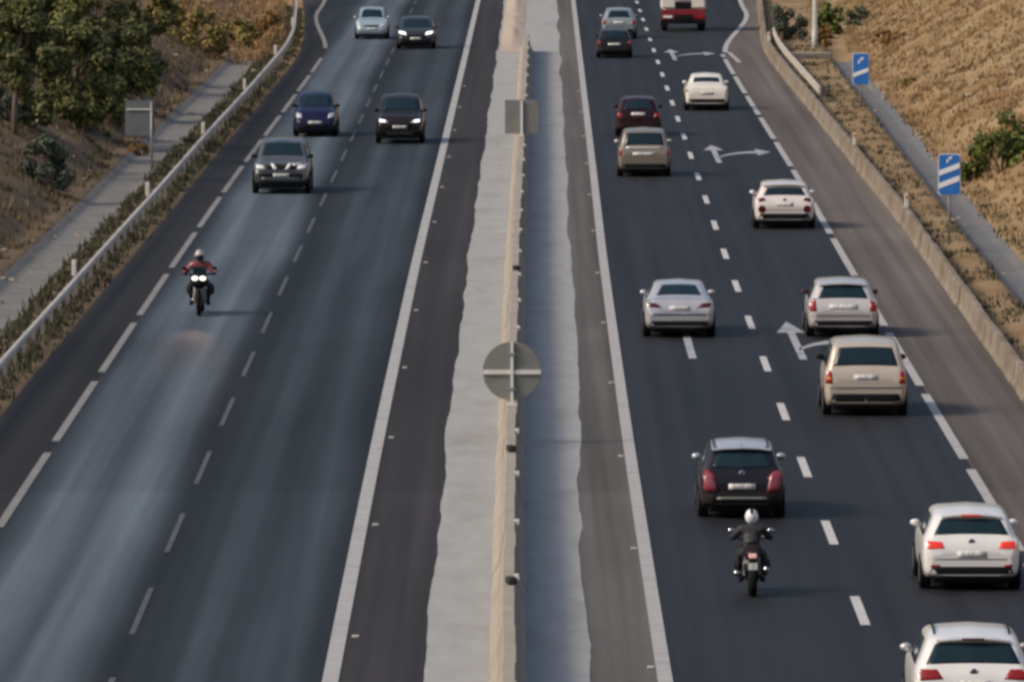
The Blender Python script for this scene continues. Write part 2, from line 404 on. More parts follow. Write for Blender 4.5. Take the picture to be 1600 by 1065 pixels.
def build_unseen_hills():  # unseen ring of hills, added to darken the horizon reflected in the cars
    vs = []; fs = []; n = 96; rings = [(1000, -5, 0), (1100, 70, .3), (1350, 190, 1), (1800, 230, 1)]
    for (r, h, k) in rings:
        for i in range(n):
            a = 2 * math.pi * i / n; x, y = r * math.cos(a), r * math.sin(a) + 150
            vs.append((x, y, h * (1 + k * .5 * nz(x, y, .003, 91)) if h > 0 else h))
    for j in range(len(rings) - 1):
        for i in range(n): fs.append((j * n + i, j * n + (i + 1) % n, (j + 1) * n + (i + 1) % n, (j + 1) * n + i))
    tag(link("unseen_reflected_hills", vs, fs, surf("unseen_hillside", (.10, .085, .05), (.05, .055, .03), .02, .95), smooth=True), kind="structure")
build_unseen_hills()
# ------------------------------------------------------------------ painted markings
m_paint = surf("road_paint", (.54, .53, .51), (.42, .41, .39), 2.2, .6, 0, 0, None, (.25, .25, .25), .9, (.58, .78))
m_worn = surf("worn_road_paint", (.085, .087, .092), (.045, .046, .05), 1.5, .6, 0, 0, None, (.06, .06, .065), .8, (.5, .72))
m_line = surf("edge_line_paint", (.42, .405, .385), (.33, .32, .30), 1.6, .6, 0, 0, None, (.24, .23, .22), .7, (.55, .8))
def quads_obj(name, qs, mat, z=.01):
    vs = []; fs = []
    for q in qs:
        n = len(vs); vs += [(x, y, z) for x, y in q]; fs.append(tuple(range(n, n + len(q))))
    return tag(link(name, vs, fs, mat), kind="structure")
def seg(off, y0, y1, w):
    f = off if callable(off) else (lambda y: off); out = []; n = max(1, int((y1 - y0) / 3)); s = (y1 - y0) / n
    for i in range(n):
        a, b = y0 + i * s, y0 + (i + 1) * s
        out.append([(cen(a) + f(a) - w / 2, a), (cen(a) + f(a) + w / 2, a), (cen(b) + f(b) + w / 2, b), (cen(b) + f(b) - w / 2, b)])
    return out
quads_obj("solid_line_oncoming", seg(-2.90, 100, 900, .26), m_line)
quads_obj("solid_line_outgoing", seg(2.44, 100, 900, .24), m_line)
q = []
for k in range(-3, 40): q += seg(5.98, 164.6 - 2.7 + 16.12 * k, 164.6 + 2.7 + 16.12 * k, .17)
quads_obj("lane_dashes_outgoing", q, m_paint)
m_fade = surf("faded_road_paint", (.40, .41, .42), (.27, .275, .285), 1.4, .6, 0, 0, None, (.12, .125, .13), .8, (.52, .74))
q = []
for k in range(-3, 40): q += seg(-6.38, 164.6 - 4.4 + 16.12 * k, 164.6 + 4.4 + 16.12 * k, .10)
quads_obj("lane_dashes_oncoming", q, m_worn)
q = []
for k in range(-4, 11): q += seg(lambda y: left_edge(y) - .02, 204 + 22.1 * k, 204 + 18.9 + 22.1 * k, .17)
q += seg(lambda y: left_edge(y), 458, 700, .2)
quads_obj("edge_dashes_oncoming", q, m_worn if False else surf("dull_edge_paint", (.25, .235, .215), (.17, .16, .15), 1.5, .7))
q = []
for k in range(-4, 12):
    a, b = 199 + 22.4 * k, 199 + 19.6 + 22.4 * k
    if a < 446: q += seg(9.33 if False else (lambda y: right_edge(min(y, 446)) - .05), a, min(b, 449), .2)
q += seg(lambda y: right_edge(y) + .1, 452, 700, .24)
q += seg(lambda y: right_edge(452) + .45 - .015 * (y - 440), 438, 452, .2)
quads_obj("edge_dashes_outgoing", q, m_line)
def lane_arrow(x, y0, y1, branch=None):
    w = .19; L = y1 - y0; h = .30 * L
    poly = [[(x - w / 2, y0), (x + w / 2, y0), (x + w / 2, y1 - h), (x - w / 2, y1 - h)], [(x - .36, y1 - h), (x + .36, y1 - h), (x, y1)]]
    if branch:
        bx, by = branch; n = 8
        c = []
        for i in range(n + 1):
            t = i / n; c.append(((1 - t) ** 2 * x + 2 * t * (1 - t) * (x + .45) + t * t * (x + bx), (1 - t) ** 2 * (y0 + .25 * L) + 2 * t * (1 - t) * (y0 + by * .95) + t * t * (y0 + by)))
        wl = .6
        for i in range(n):
            (a, b), (d, e) = c[i], c[i + 1]
            wa = wl * (.5 + .9 * i / n); wb = wl * (.5 + .9 * (i + 1) / n)
            poly.append([(a, b - wa), (d, e - wb), (d, e + wb), (a, b + wa)])
        bx2, by2 = c[-1]
        poly.append([(bx2, by2 - 2.6), (bx2 + .55, by2 + .2), (bx2, by2 + 2.6)])
    return poly
o = quads_obj("road_arrow", lane_arrow(7.02, 230.6, 245.4, (1.3, 7)), m_fade, .011)
o = quads_obj("road_arrow", lane_arrow(7.27, 336, 350.5, (1.5, 8.5)), m_fade, .011)
o = quads_obj("road_arrow", lane_arrow(7.5, 441, 456, (1.5, 9)), m_fade, .011)
o = quads_obj("road_arrow", lane_arrow(4.36, 231.0, 246, None), m_fade, .011)

# ------------------------------------------------------------------ concrete barriers
def barrier(name, xf, y0, y1, mat, label, kind_prof, jx=3.0):
    if kind_prof == 'double': prof = [(-.32, 0), (-.32, .09), (-.20, .28), (-.12, .80), (-.10, .835), (.085, .835), (.105, .80), (.18, .28), (.29, .09), (.29, 0)]
    else: prof = [(-.16, 0), (-.16, .05), (-.10, .16), (-.065, .53), (-.05, .56), (.09, .56), (.11, .53), (.12, 0)]
    if kind_prof == 'leftsingle': prof = [(-a, z) for a, z in reversed([(-.26, 0), (-.26, .08), (-.15, .25), (-.075, .82), (-.06, .85), (.12, .85), (.14, .82), (.16, 0)])]
    vs = []; fs = []; n = len(prof); r = 0; y = y0
    rr = random.Random(name + str(y0))
    while y < y1:                                  # precast lengths with a 25 mm joint groove between them
        jit = rr.uniform(-.018, .018); jz = rr.uniform(-.008, .008); st = 3.0 if y > 300 else 3.0
        for yy, sh in ((y, .03), (y + .03, 0), (y + st / 2, 0), (y + st - .03, 0), (y + st, .03)):
            for (a, z) in prof: vs.append((xf(yy) + a * (1 - sh) + jit, yy, z * (1 - sh * .8) + (jz if z > .3 else 0)))
            r += 1
        y += st
    for i in range(r - 1):
        for k in range(n - 1): a = i * n + k; fs.append((a, a + 1, a + n + 1, a + n))
    fs.append(tuple(range(n))); fs.append(tuple((r - 1) * n + k for k in range(n - 1, -1, -1)))
    return tag(link(name, vs, fs, mat), label, "barrier")
m_bar = surf("weathered_barrier_concrete", (.33, .295, .245), (.265, .235, .19), 1.1, .9, 0, .25, 9, (.24, .20, .15), .7, (.55, .75), (1, .5, 1))
m_bar2 = surf("stained_barrier_concrete", (.24, .20, .155), (.165, .135, .10), 1.3, .9, 0, .3, 9, (.13, .095, .06), .8, (.46, .66), (1, .5, 1))
bx = lambda y: cen(y) - .04
barrier("median_barrier", bx, 120, 452, m_bar, "long pale concrete barrier down the middle of the concrete median strip", 'double')

def steel_rail(name, xf, y0, y1, side, z0, label, m_rail, pstep=4.0, zoff=lambda y: 0.0, rh=.33):
    ym = (y0 + y1) / 2; o = empty(name, (xf(ym), ym, 0)); tag(o, label, "guard rail"); ox = o.location.x
    pr = [(a, z * rh / .33) for a, z in [(-.0, .0), (-.04, .05), (-.04, .11), (.0, .15), (.0, .18), (-.04, .22), (-.04, .28), (.0, .33), (.06, .335), (.06, .0)]]
    vs = []; fs = []; r = 0; y = y0; n = len(pr)
    while y <= y1:
        for (a, z) in pr: vs.append((xf(y) + side * a - ox, y - ym, z + z0 + zoff(y)))
        r += 1; y += 2
    for i in range(r - 1):
        for k in range(n): fs.append((i * n + k, i * n + (k + 1) % n, (i + 1) * n + (k + 1) % n, (i + 1) * n + k))
    fs += [tuple(range(n)), tuple((r - 1) * n + k for k in range(n - 1, -1, -1))]
    link("rail_beam", vs, fs, m_rail, o)
    y = y0 + .5
    while y < y1:
        MB().box((xf(y) + side * .12 - ox, y - ym, (z0 + rh - .03 - .2) / 2 + zoff(y) / 2), (.1, .12, z0 + (rh - .03) + .2 + zoff(y))).obj("post", M['steel'] if rh > .3 else M['signback'], o); y += pstep
    return o
m_rail = surf("weathered_rail_steel", (.46, .41, .35), (.36, .31, .25), 2, .55, .1)
steel_rail("guard_rail", lambda y: cen(y) - BL(y), 150, 530, -1, .56, "long steel guard rail among weeds beside the oncoming lanes, under white marker posts", surf('pale_rail_steel', (.62, .56, .49), (.42, .37, .31), 1.2, .6), rh=.17)
barrier("roadside_barrier", lambda y: cen(y) + BR(y), 120, 640, m_bar2, "sunlit brown stained concrete barrier between outgoing shoulder and dry grass verge", 'single')

# steel guard rail behind the far end of the outgoing barrier
steel_rail("guard_rail", lambda y: cen(y) + BR(y) + .42, 388, 470, 1, .42, "short weathered steel guard rail standing just behind the brown roadside barrier", m_rail, 8.0)
# small reflector blocks fixed along the shaded side of the median barrier
m_ref = surf("reflector_block", (.72, .70, .66), rough=.4)
for k in range(26):
    y = 162 + 11.3 * k
    if 198 < y < 210: continue
    o = MB().box((0, 0, .05), (.09, .09, .11), 0, .01).obj("reflector", m_ref); o.location = (bx(y) + .115, y, .76)
    tag(o, "small pale reflector block fixed to the shaded face of the median barrier", "reflector", "reflectors along the median barrier")
# dark drain slots and debris on the barrier
m_dk = surf("dark_rubber_scrap", (.02, .02, .02), rough=.8)
for i, (px, py, lab) in enumerate(((810, 912, "dark box of debris on the median barrier's right side nearest the camera"), (803, 705, "dark scrap lying on top of the median barrier below the round sign"), (824, 422, "dark scrap beside the median barrier above the round sign"))):
    p = G(px, py, .84); o = MB().box((0, 0, .07), (.16, .3, .13), .2, .03).obj("rubber_scrap", m_dk); o.location = (bx(p.y) + (.02, .0, .03)[i], p.y, .835)
    tag(o, lab, "debris")

m_stud = surf("road_stud", (.55, .52, .47), (.4, .38, .34), 9, .6)
for sd, off, y0, lab in ((-1, -2.62, 159.7, "small pale stud on the dark shoulder beside the oncoming solid line"), (1, 2.24, 154.4, "small pale stud on the grey shoulder beside the outgoing solid line")):
    for k in range(12):
        y = y0 + 22.6 * k; o = MB().box((0, 0, .02), (.12, .14, .04), 0, .012).obj("road_stud", m_stud); o.location = (cen(y) + off, y, .002)
        tag(o, lab, "road stud", "studs beside the oncoming line" if sd < 0 else "studs beside the outgoing line")
# delineator posts on the barriers
m_post = surf("marker_post_plastic", (.62, .60, .55), (.5, .48, .44), 6, .6)
def marker(x, y, z, lab, grp):
    o = empty("marker_post", (x, y, z)); tag(o, lab, "marker post", grp)
    MB().box((0, 0, .22), (.13, .09, .44), 0, .02).obj("post", m_post, o)
    MB().box((0, -.05, .34), (.08, .012, .11)).obj("reflector", M['amber'] if x > 0 else m_ref, o)
lefts = [(118, 425), (231, 301), (319, 205), (380, 136), (432, 82), (457, 38)]
labs = ["nearest the camera", "at the foot of the rectangular sign", "third from the camera", "beside the channel's far end", "second farthest away", "farthest of all near the top"]
for (px, py), l in zip(lefts, labs):
    p = G(px, py, .85); marker(cen(p.y) - BL(p.y) - .08, p.y, .74, "white marker post on the left guard rail, " + l, "marker posts along the left guard rail")
for (px, py), l in zip([(1413, 310), (1327, 214), (1197, 55)], ["below the two-bar blue sign", "below the one-bar blue sign", "by the short steel guard rail"]):
    p = G(px, py, .85); marker(cen(p.y) + BR(p.y) + .03, p.y, .555, "small marker post on the right roadside barrier, " + l, "marker posts along the right barrier")

# ------------------------------------------------------------------ signs
def rr(w, h, r, n=5):
    pts = []
    for cx, cy, a0 in ((w / 2 - r, h / 2 - r, 0), (-w / 2 + r, h / 2 - r, 90), (-w / 2 + r, -h / 2 + r, 180), (w / 2 - r, -h / 2 + r, 270)):
        for k in range(n + 1): t = R(a0 + 90 * k / n); pts.append((cx + r * math.cos(t), cy + r * math.sin(t)))
    return pts
EX, EZ = (1, 0, 0), (0, 0, 1)
def exit_sign(px, pyb, pyt0, pyt1, bars, label):
    p = hit(px, pyb); s = FPX / p.y
    w, h = .66, (pyt1 - pyt0) / s; zc = (pyb - (pyt0 + pyt1) / 2) / s
    o = empty("exit_marker_sign", p, R(-3)); tag(o, label, "road sign", "blue exit countdown signs on the verge")
    MB().tube([(0, .05, -.3), (0, .05, zc + h / 2 - .1)], .04, 10).obj("post", M['steel'], o, True)
    pn = MB().prism(rr(w, h, .09), (0, .01, zc), EX, EZ, -.02).obj("panel", M['white'], o)
    f = MB().prism(rr(w - .05, h - .05, .07), (0, -.014, zc), EX, EZ, .008).obj("blue_face", M['blue'], pn)
    hw = (w - .06) / 2
    zs = [zc - .16] if bars == 1 else [zc + .13, zc - .24]
    for z in zs:
        MB().prism([(-hw, -.17), (hw, .06), (hw, .22), (-hw, -.01)], (0, -.0235, z), EX, EZ, .006).obj("white_bar", M['white'], pn)
    zt = zc + h / 2 - (.29 if bars == 1 else .17)
    k = 1.0 if bars == 1 else .75
    arrow = [(-.12 * k, -.13 * k), (-.05 * k, -.13 * k), (-.04 * k, -.02 * k), (.03 * k, .03 * k), (.05 * k, -.02 * k), (.13 * k, .13 * k), (-.03 * k, .10 * k), (.0, .065 * k), (-.10 * k, .0)]
    MB().prism(arrow, (0, -.0235, zt), EX, EZ, .006).obj("white_arrow", M['white'], pn)
exit_sign(1483, 382, 240, 305, 2, "blue exit sign with two white diagonal bars on a grey post, nearer the camera")
exit_sign(1345, 168, 83, 133, 1, "blue exit sign with one white diagonal bar, farther up the dry verge")
# round sign seen from behind, on the median barrier
p = G(798, 632, .84); s = FPX / p.y; rad = 46 / s; zc = .835 + 53 / s
o = empty("round_road_sign", (bx(p.y), p.y, 0)); tag(o, "round road sign showing its grey back and pale cross brace, on the median barrier", "road sign")
MB().lathe((0, .03, zc), (0, 1, 0), [(0, rad - .012), (.004, rad), (.022, rad), (.026, rad - .012)], 56).obj("panel", M['signback'], o)
m_br = surf("pale_bracket_metal", (.72, .71, .66), (.60, .59, .54), 4, .5)
MB().box((0, -.02, (.83 + zc + rad) / 2), (.06, .06, zc + rad - .83)).obj("post", m_br, o)
MB().box((0, .005, zc - .02), (2 * rad - .02, .045, .09)).obj("cross_brace", m_br, o)
MB().box((0, -.02, .85), (.24, .3, .03)).obj("base_plate", m_br, o)
for dz in (-.38, .36): MB().box((0, -.055, zc + dz), (.16, .03, .06), 0, .01).obj("clamp", M['steel'], o)
# square sign seen from behind, farther along the median
p = G(818, 212, .84); s = FPX / p.y
o = empty("square_road_sign", (bx(p.y) , p.y, 0)); tag(o, "square road sign seen from its grey back on the far part of the median barrier", "road sign")
MB().prism(rr(1.18, 1.2, .06), (0, .05, .90 + .6), EX, EZ, -.03).obj("panel", M['signback'], o)
MB().box((0, -.0, 1.45), (.085, .07, 1.26)).obj("post", m_br, o)
MB().box((0, .01, .845), (.22, .3, .02)).obj("base_plate", m_br, o)
# rectangular sign seen from behind on the left verge
p = hit(237, 270); s = FPX / p.y
o = empty("rectangular_road_sign", p); tag(o, "rectangular road sign seen from its plain grey back beside the left drainage channel", "road sign")
wd = 46 / s; hh = 55 / s; z0 = 58 / s
m_sb2 = surf("pale_sign_back_metal", (.17, .185, .195), (.14, .15, .16), 3, .6, .3)
MB().prism(rr(wd, hh, .05), (-wd / 2 + .10, .05, z0 + hh / 2), EX, EZ, -.03).obj("panel", m_sb2, o)
MB().tube([(0, 0, -.3), (0, 0, z0 + hh - .05)], .042, 10).obj("post", M['steel'], o, True)
MB().box((-wd / 2 + .1, .01, z0 + hh * .75), (wd - .1, .03, .05)).obj("bracket", m_br, o)
# lamp post
p = hit(1273, 75)
o = empty("street_lamp", p); tag(o, "tall pale grey lamp post on the far right verge, its head above the picture", "street lamp")
MB().tube([(0, 0, -.3), (0, 0, .9), (0, 0, .9), (0, 0, 9.5)], [.15, .15, .12, .07], 12).obj("pole", surf("pale_pole", (.42, .41, .39), (.34, .33, .31), 2, .5), o, True)
MB().tube([(0, 0, 9.45), (-.6, 0, 9.75), (-1.9, 0, 9.85)], [.05, .045, .04], 8).obj("arm", M['steel'], o, True)
MB().box((-2.2, 0, 9.85), (.75, .28, .13), 0, .05).obj("lamp_head", M['steel'], o)
# concrete slabs on the verge by the lamp
p = hit(1265, 92)
o = MB().box((0, 0, .12), (1.9, .8, .34), .25, .04).obj("concrete_slab", m_bar); o.location = p; tag(o, "pale concrete slab lying on the verge at the foot of the lamp post", "slab")

# ------------------------------------------------------------------ cars
def pchip(ts, vs):
    n = len(ts); h = [ts[i + 1] - ts[i] for i in range(n - 1)]; d = [(vs[i + 1] - vs[i]) / h[i] for i in range(n - 1)]; m = [0] * n
    m[0], m[-1] = d[0], d[-1]
    for i in range(1, n - 1):
        if d[i - 1] * d[i] > 0:
            w1, w2 = 2 * h[i] + h[i - 1], h[i] + 2 * h[i - 1]; m[i] = (w1 + w2) / (w1 / d[i - 1] + w2 / d[i])
    def f(t):
        k = 0
        while k < n - 2 and t > ts[k + 1]: k += 1
        s = (t - ts[k]) / h[k]; s = min(1, max(0, s))
        return (2 * s ** 3 - 3 * s * s + 1) * vs[k] + (s ** 3 - 2 * s * s + s) * h[k] * m[k] + (-2 * s ** 3 + 3 * s * s) * vs[k + 1] + (s ** 3 - s * s) * h[k] * m[k + 1]
    return f
# stations: y from the rear bumper, sill z, belt z, top z, plan width factor
PROF = {
 'hatch': (4.2, 1.50, .71, [(0, .29, .66, .70, .80), (.04, .27, .80, .86, .90), (.12, .26, .93, .985, .965), (.26, .22, .95, 1.19, .98), (.44, .2, .95, 1.385, .99), (.56, .2, .95, 1.435, 1), (1.4, .2, .94, 1.50, 1), (2.1, .2, .93, 1.49, 1), (2.5, .2, .92, 1.42, 1), (3.2, .2, .92, 1.02, .99), (3.35, .2, .92, .985, .985), (3.85, .2, .82, .88, .95), (4.08, .22, .68, .72, .88), (4.2, .32, .52, .56, .80)]),
 'sedan': (4.75, 1.44, .67, [(0, .29, .66, .70, .82), (.04, .27, .82, .88, .91), (.10, .26, .93, .99, .96), (.2, .22, .94, 1.02, .97), (.72, .2, .94, 1.05, .99), (.86, .2, .94, 1.10, .99), (1.42, .2, .93, 1.36, 1), (1.66, .2, .93, 1.41, 1), (2.3, .2, .92, 1.44, 1), (2.8, .2, .91, 1.40, 1), (3.55, .2, .90, 1.0, .99), (3.7, .2, .9, .97, .985), (4.35, .2, .80, .86, .95), (4.62, .22, .68, .72, .88), (4.75, .32, .5, .55, .80)]),
 'mpv': (4.35, 1.66, .765, [(0, .30, .72, .76, .86), (.04, .28, .92, .97, .93), (.10, .26, 1.0, 1.08, .975), (.2, .22, 1.02, 1.34, .985), (.32, .2, 1.02, 1.55, .99), (.44, .2, 1.02, 1.60, 1), (1.4, .2, 1.0, 1.66, 1), (2.2, .2, 1.0, 1.64, 1), (2.6, .2, .99, 1.56, 1), (3.4, .2, .97, 1.10, .99), (3.55, .2, .97, 1.05, .985), (4.0, .2, .86, .92, .95), (4.23, .22, .72, .76, .88), (4.35, .32, .55, .6, .80)]),
 'suv': (4.75, 1.78, .765, [(0, .5, .8, .84, .90), (.05, .42, 1.0, 1.05, .95), (.12, .36, 1.08, 1.16, .975), (.22, .32, 1.1, 1.42, .985), (.36, .3, 1.1, 1.66, .99), (.5, .3, 1.1, 1.73, 1), (1.5, .3, 1.1, 1.78, 1), (2.4, .3, 1.08, 1.76, 1), (2.75, .3, 1.07, 1.69, 1), (3.4, .3, 1.06, 1.22, 1), (3.55, .3, 1.06, 1.15, .995), (4.3, .3, 1.0, 1.08, .97), (4.58, .34, .92, 1.0, .93), (4.68, .38, .82, .88, .90), (4.75, .45, .68, .72, .87)]),
}
def car_body(kind, W, Ht):
    L, H0, tf, st = PROF[kind]; zs_ = Ht / H0; hw = W / 2; rings = []
    for (y, zb, zs, zt, pl) in st:
        zb, zs, zt = zb * (zs_ ** .3), zs * zs_ ** .8, zt * zs_; wb = hw * pl; g = zt - zs; wt = hw * tf * (1 if g > .2 else 1 + .12 * (1 - g / .2)) * min(1, pl + .02)
        lp = lambda t: .955 * wb * (1 - t) + wt * t
        rings.append([(0, zb), (.7 * wb, zb), (.92 * wb, zb + .04), (.985 * wb, zb + .25 * (zs - zb)), (wb, zb + .55 * (zs - zb)), (.995 * wb, zb + .8 * (zs - zb)), (.962 * wb, zs), (lp(.14), zs + .12 * g), (lp(.78), zs + .76 * g), (lp(.97), zs + .875 * g), (wt * .87, zs + .955 * g), (.5 * wt, zt - .006), (0, zt + .016)])
    ys = [s[0] for s in st]; np_ = len(rings[0])
    fx = [pchip(ys, [r[k][0] for r in rings]) for k in range(np_)]; fz = [pchip(ys, [r[k][1] for r in rings]) for k in range(np_)]
    sy = []
    for a, b in zip(ys, ys[1:]):
        n = max(2, int((b - a) / .09)); sy += [a + (b - a) * i / n for i in range(n)]
    sy.append(L); vs = []; ringn = None
    for y in sy:
        pts = [(f(y), g(y)) for f, g in zip(fx, fz)]; t = [0]
        for a, b in zip(pts, pts[1:]): t.append(t[-1] + math.hypot(b[0] - a[0], b[1] - a[1]) + 1e-5)
        px, pz = pchip(t, [p[0] for p in pts]), pchip(t, [p[1] for p in pts]); dense = []
        for a, b in zip(t, t[1:]):
            for i in range(2): q = a + (b - a) * i / 2; dense.append((px(q), pz(q)))
        dense.append(pts[-1]); full = dense + [(-x, z) for x, z in reversed(dense[1:-1])]
        ringn = len(full); vs += [Vector((x, y - L / 2, z)) for x, z in full]
    fs = []
    for i in range(len(sy) - 1):
        for k in range(ringn): fs.append((i * ringn + k, i * ringn + (k + 1) % ringn, (i + 1) * ringn + (k + 1) % ringn, (i + 1) * ringn + k))
    half = ringn // 2
    for base, flip in ((0, False), ((len(sy) - 1) * ringn, True)):
        for k in range(half):
            a, b, c, d = base + k, base + k + 1, base + (ringn - k - 1) % ringn, base + (ringn - k) % ringn
            q = [a, b, c, d]; q = [v for i, v in enumerate(q) if v not in q[:i]]
            if len(q) > 2: fs.append(tuple(q if not flip else reversed(q)))
    return L, vs, fs
class Car:
    def __init__(s, name, kind, W, Ht, mat, loc, rz, label, cat="car", group="cars on the motorway"):
        s.kind, s.W, s.H, s.mat = kind, W, Ht, mat; s.k = Ht / PROF[kind][1]
        s.L, vs, fs = car_body(kind, W, Ht); s.root = empty(name, loc, rz); tag(s.root, label, cat, group)
        s.bvh = BVHTree.FromPolygons(vs, fs); s.body = link("body", vs, fs, mat, s.root, True); s.body.data.set_sharp_from_angle(angle=R(38))
    def proj(s, p, d):
        h = s.bvh.ray_cast(p, d)
        if h[0] is None: h = s.bvh.find_nearest(p + d * 1.0 if abs(d.y) < .5 else Vector((p.x, (-1 if d.y > 0 else 1) * s.L / 2, p.z)))
        return h[0]
    def patch(s, name, quad, side, mat, off=.008, nu=8, nv=5, th=.03, parent=None, bow=0):
        """a panel lying on the body: quad of four corners seen from 'rear','front','left','right' (x or y, z)"""
        d = {'rear': Vector((0, 1, 0)), 'front': Vector((0, -1, 0)), 'left': Vector((1, 0, 0)), 'right': Vector((-1, 0, 0))}[side]
        vs = []; a, b, c, e = [Vector(q) for q in quad]
        for j in range(nv + 1):
            for i in range(nu + 1):
                u, v = i / nu, j / nv; q = (a * (1 - u) + b * u) * (1 - v) + (e * (1 - u) + c * u) * v
                q.y += bow * (1 - (2 * u - 1) ** 2)
                if side == 'rear': p = Vector((q.x, -s.L / 2 - 2, q.y))
                elif side == 'front': p = Vector((q.x, s.L / 2 + 2, q.y))
                elif side == 'left': p = Vector((-3, q.x, q.y))
                else: p = Vector((3, q.x, q.y))
                vs.append(s.proj(p, d) - d * off)
        W = nu + 1; fs = [(j * W + i, j * W + i + 1, (j + 1) * W + i + 1, (j + 1) * W + i) for j in range(nv) for i in range(nu)]
        if side in ('front', 'left'): fs = [tuple(reversed(f)) for f in fs]
        if side == 'left': fs = [tuple(reversed(f)) for f in fs]; fs = [tuple(reversed(f)) for f in fs]
        bd = [i for i in range(W)] + [j * W + nu for j in range(1, nv + 1)] + [nv * W + i for i in range(nu - 1, -1, -1)] + [j * W for j in range(nv - 1, 0, -1)]
        n = len(vs); vs += [vs[i] + d * th for i in bd]; m = len(bd)
        fs += [(bd[i], n + i, n + (i + 1) % m, bd[(i + 1) % m]) for i in range(m)]
        bm = bmesh.new(); bv = [bm.verts.new(v) for v in vs]
        for f in fs:
            try: bm.faces.new([bv[i] for i in f])
            except ValueError: pass
        bmesh.ops.recalc_face_normals(bm, faces=bm.faces[:]); me = bpy.data.meshes.new(name); bm.to_mesh(me); bm.free()
        me.materials.append(mat)
        for p in me.polygons: p.use_smooth = len(p.vertices) == 4 and p.index < nu * nv
        o = bpy.data.objects.new(name, me); COL.objects.link(o); o.parent = parent or s.root
        return o
    def pair(s, name, quad, side, mat, **kw):
        a = s.patch(name, quad, side, mat, **kw); b = s.patch(name, [(-x, z) for x, z in quad], side, mat, **kw); return a, b
    def wheels(s, r=.31, tw=.2, ys=None, rim=None):
        L = s.L; ys = ys or (-L / 2 + .78, L / 2 - .85)
        for y in ys:
            for sd in (-1, 1):
                xo = sd * (s.W / 2 - .012)
                vs = []; n = 24
                MB().lathe((xo + sd * .004, y, r + .005), (sd, 0, 0), [(-.13, r + .055), (0, r + .055)], 28).obj("wheel_arch", M['black'], s.root)
                w = MB().lathe((xo - sd * (tw - .035), y, r), (sd, 0, 0), [(0, r - .05), (.0, r - .02), (.03, r), (tw - .03, r), (tw, r - .02), (tw, r * .68)], 26).obj("wheel", M['tyre'], s.root, True)
                MB().lathe((xo + sd * .036, y, r), (sd, 0, 0), [(-.03, r * .68), (.0, r * .66), (.004, r * .3), (-.01, r * .1)], 20).obj("rim", rim or M['rim'], w)
    def mirrors(s, ywin, z, mat):
        for sd in (-1, 1):
            p = s.proj(Vector((sd * 3, ywin, z)), Vector((-sd, 0, 0)))
            m = MB().ell((p.x + sd * .125, ywin, z + .02), (.095, .07, .065), 12, 8)
            m.tube([(p.x - sd * .02, ywin, z - .03), (p.x + sd * .1, ywin, z)], .03, 6).obj("wing_mirror", mat, s.root, True)
    def glazing(s, rear, wind, side_y, side_z, glass=None):
        g = glass or M['glass']; zl, zh, wl, wh, bow = rear
        s.patch("rear_window", [(-wl, zl), (wl, zl), (wh, zh), (-wh, zh)], 'rear', g, nu=14, nv=8, bow=bow, off=.006)
        zl, zh, wl, wh = wind; s.patch("windscreen", [(-wl, zl), (wl, zl), (wh, zh), (-wh, zh)], 'front', g, nu=14, nv=8, bow=.02, off=.006)
        y0, y1, y2, y3 = side_y; z0, z1 = side_z; ym = (y0 + y1) / 2 ; 
        for sd in ('left', 'right'):
            s.patch("side_window", [(y0, z0), (ym - .04, z0), (ym - .04, z1), (y3, z1)], sd, g, nu=6, nv=5)
            s.patch("side_window", [(ym + .04, z0), (y1, z0), (y2, z1), (ym + .04, z1)], sd, g, nu=6, nv=5)

def rear_place(px, py, kind, fwd=True):
    """ground point of the whole car from the pixel where its visible end's tyres meet the road"""
    p = G(px, py); L = PROF[kind][0]; c = L / 2 - .72
    h = heading(p.y); y = p.y + c; x = p.x + (cen(y) - cen(p.y))
    return Vector((x, y, 0)), (-h if fwd else math.pi - h)

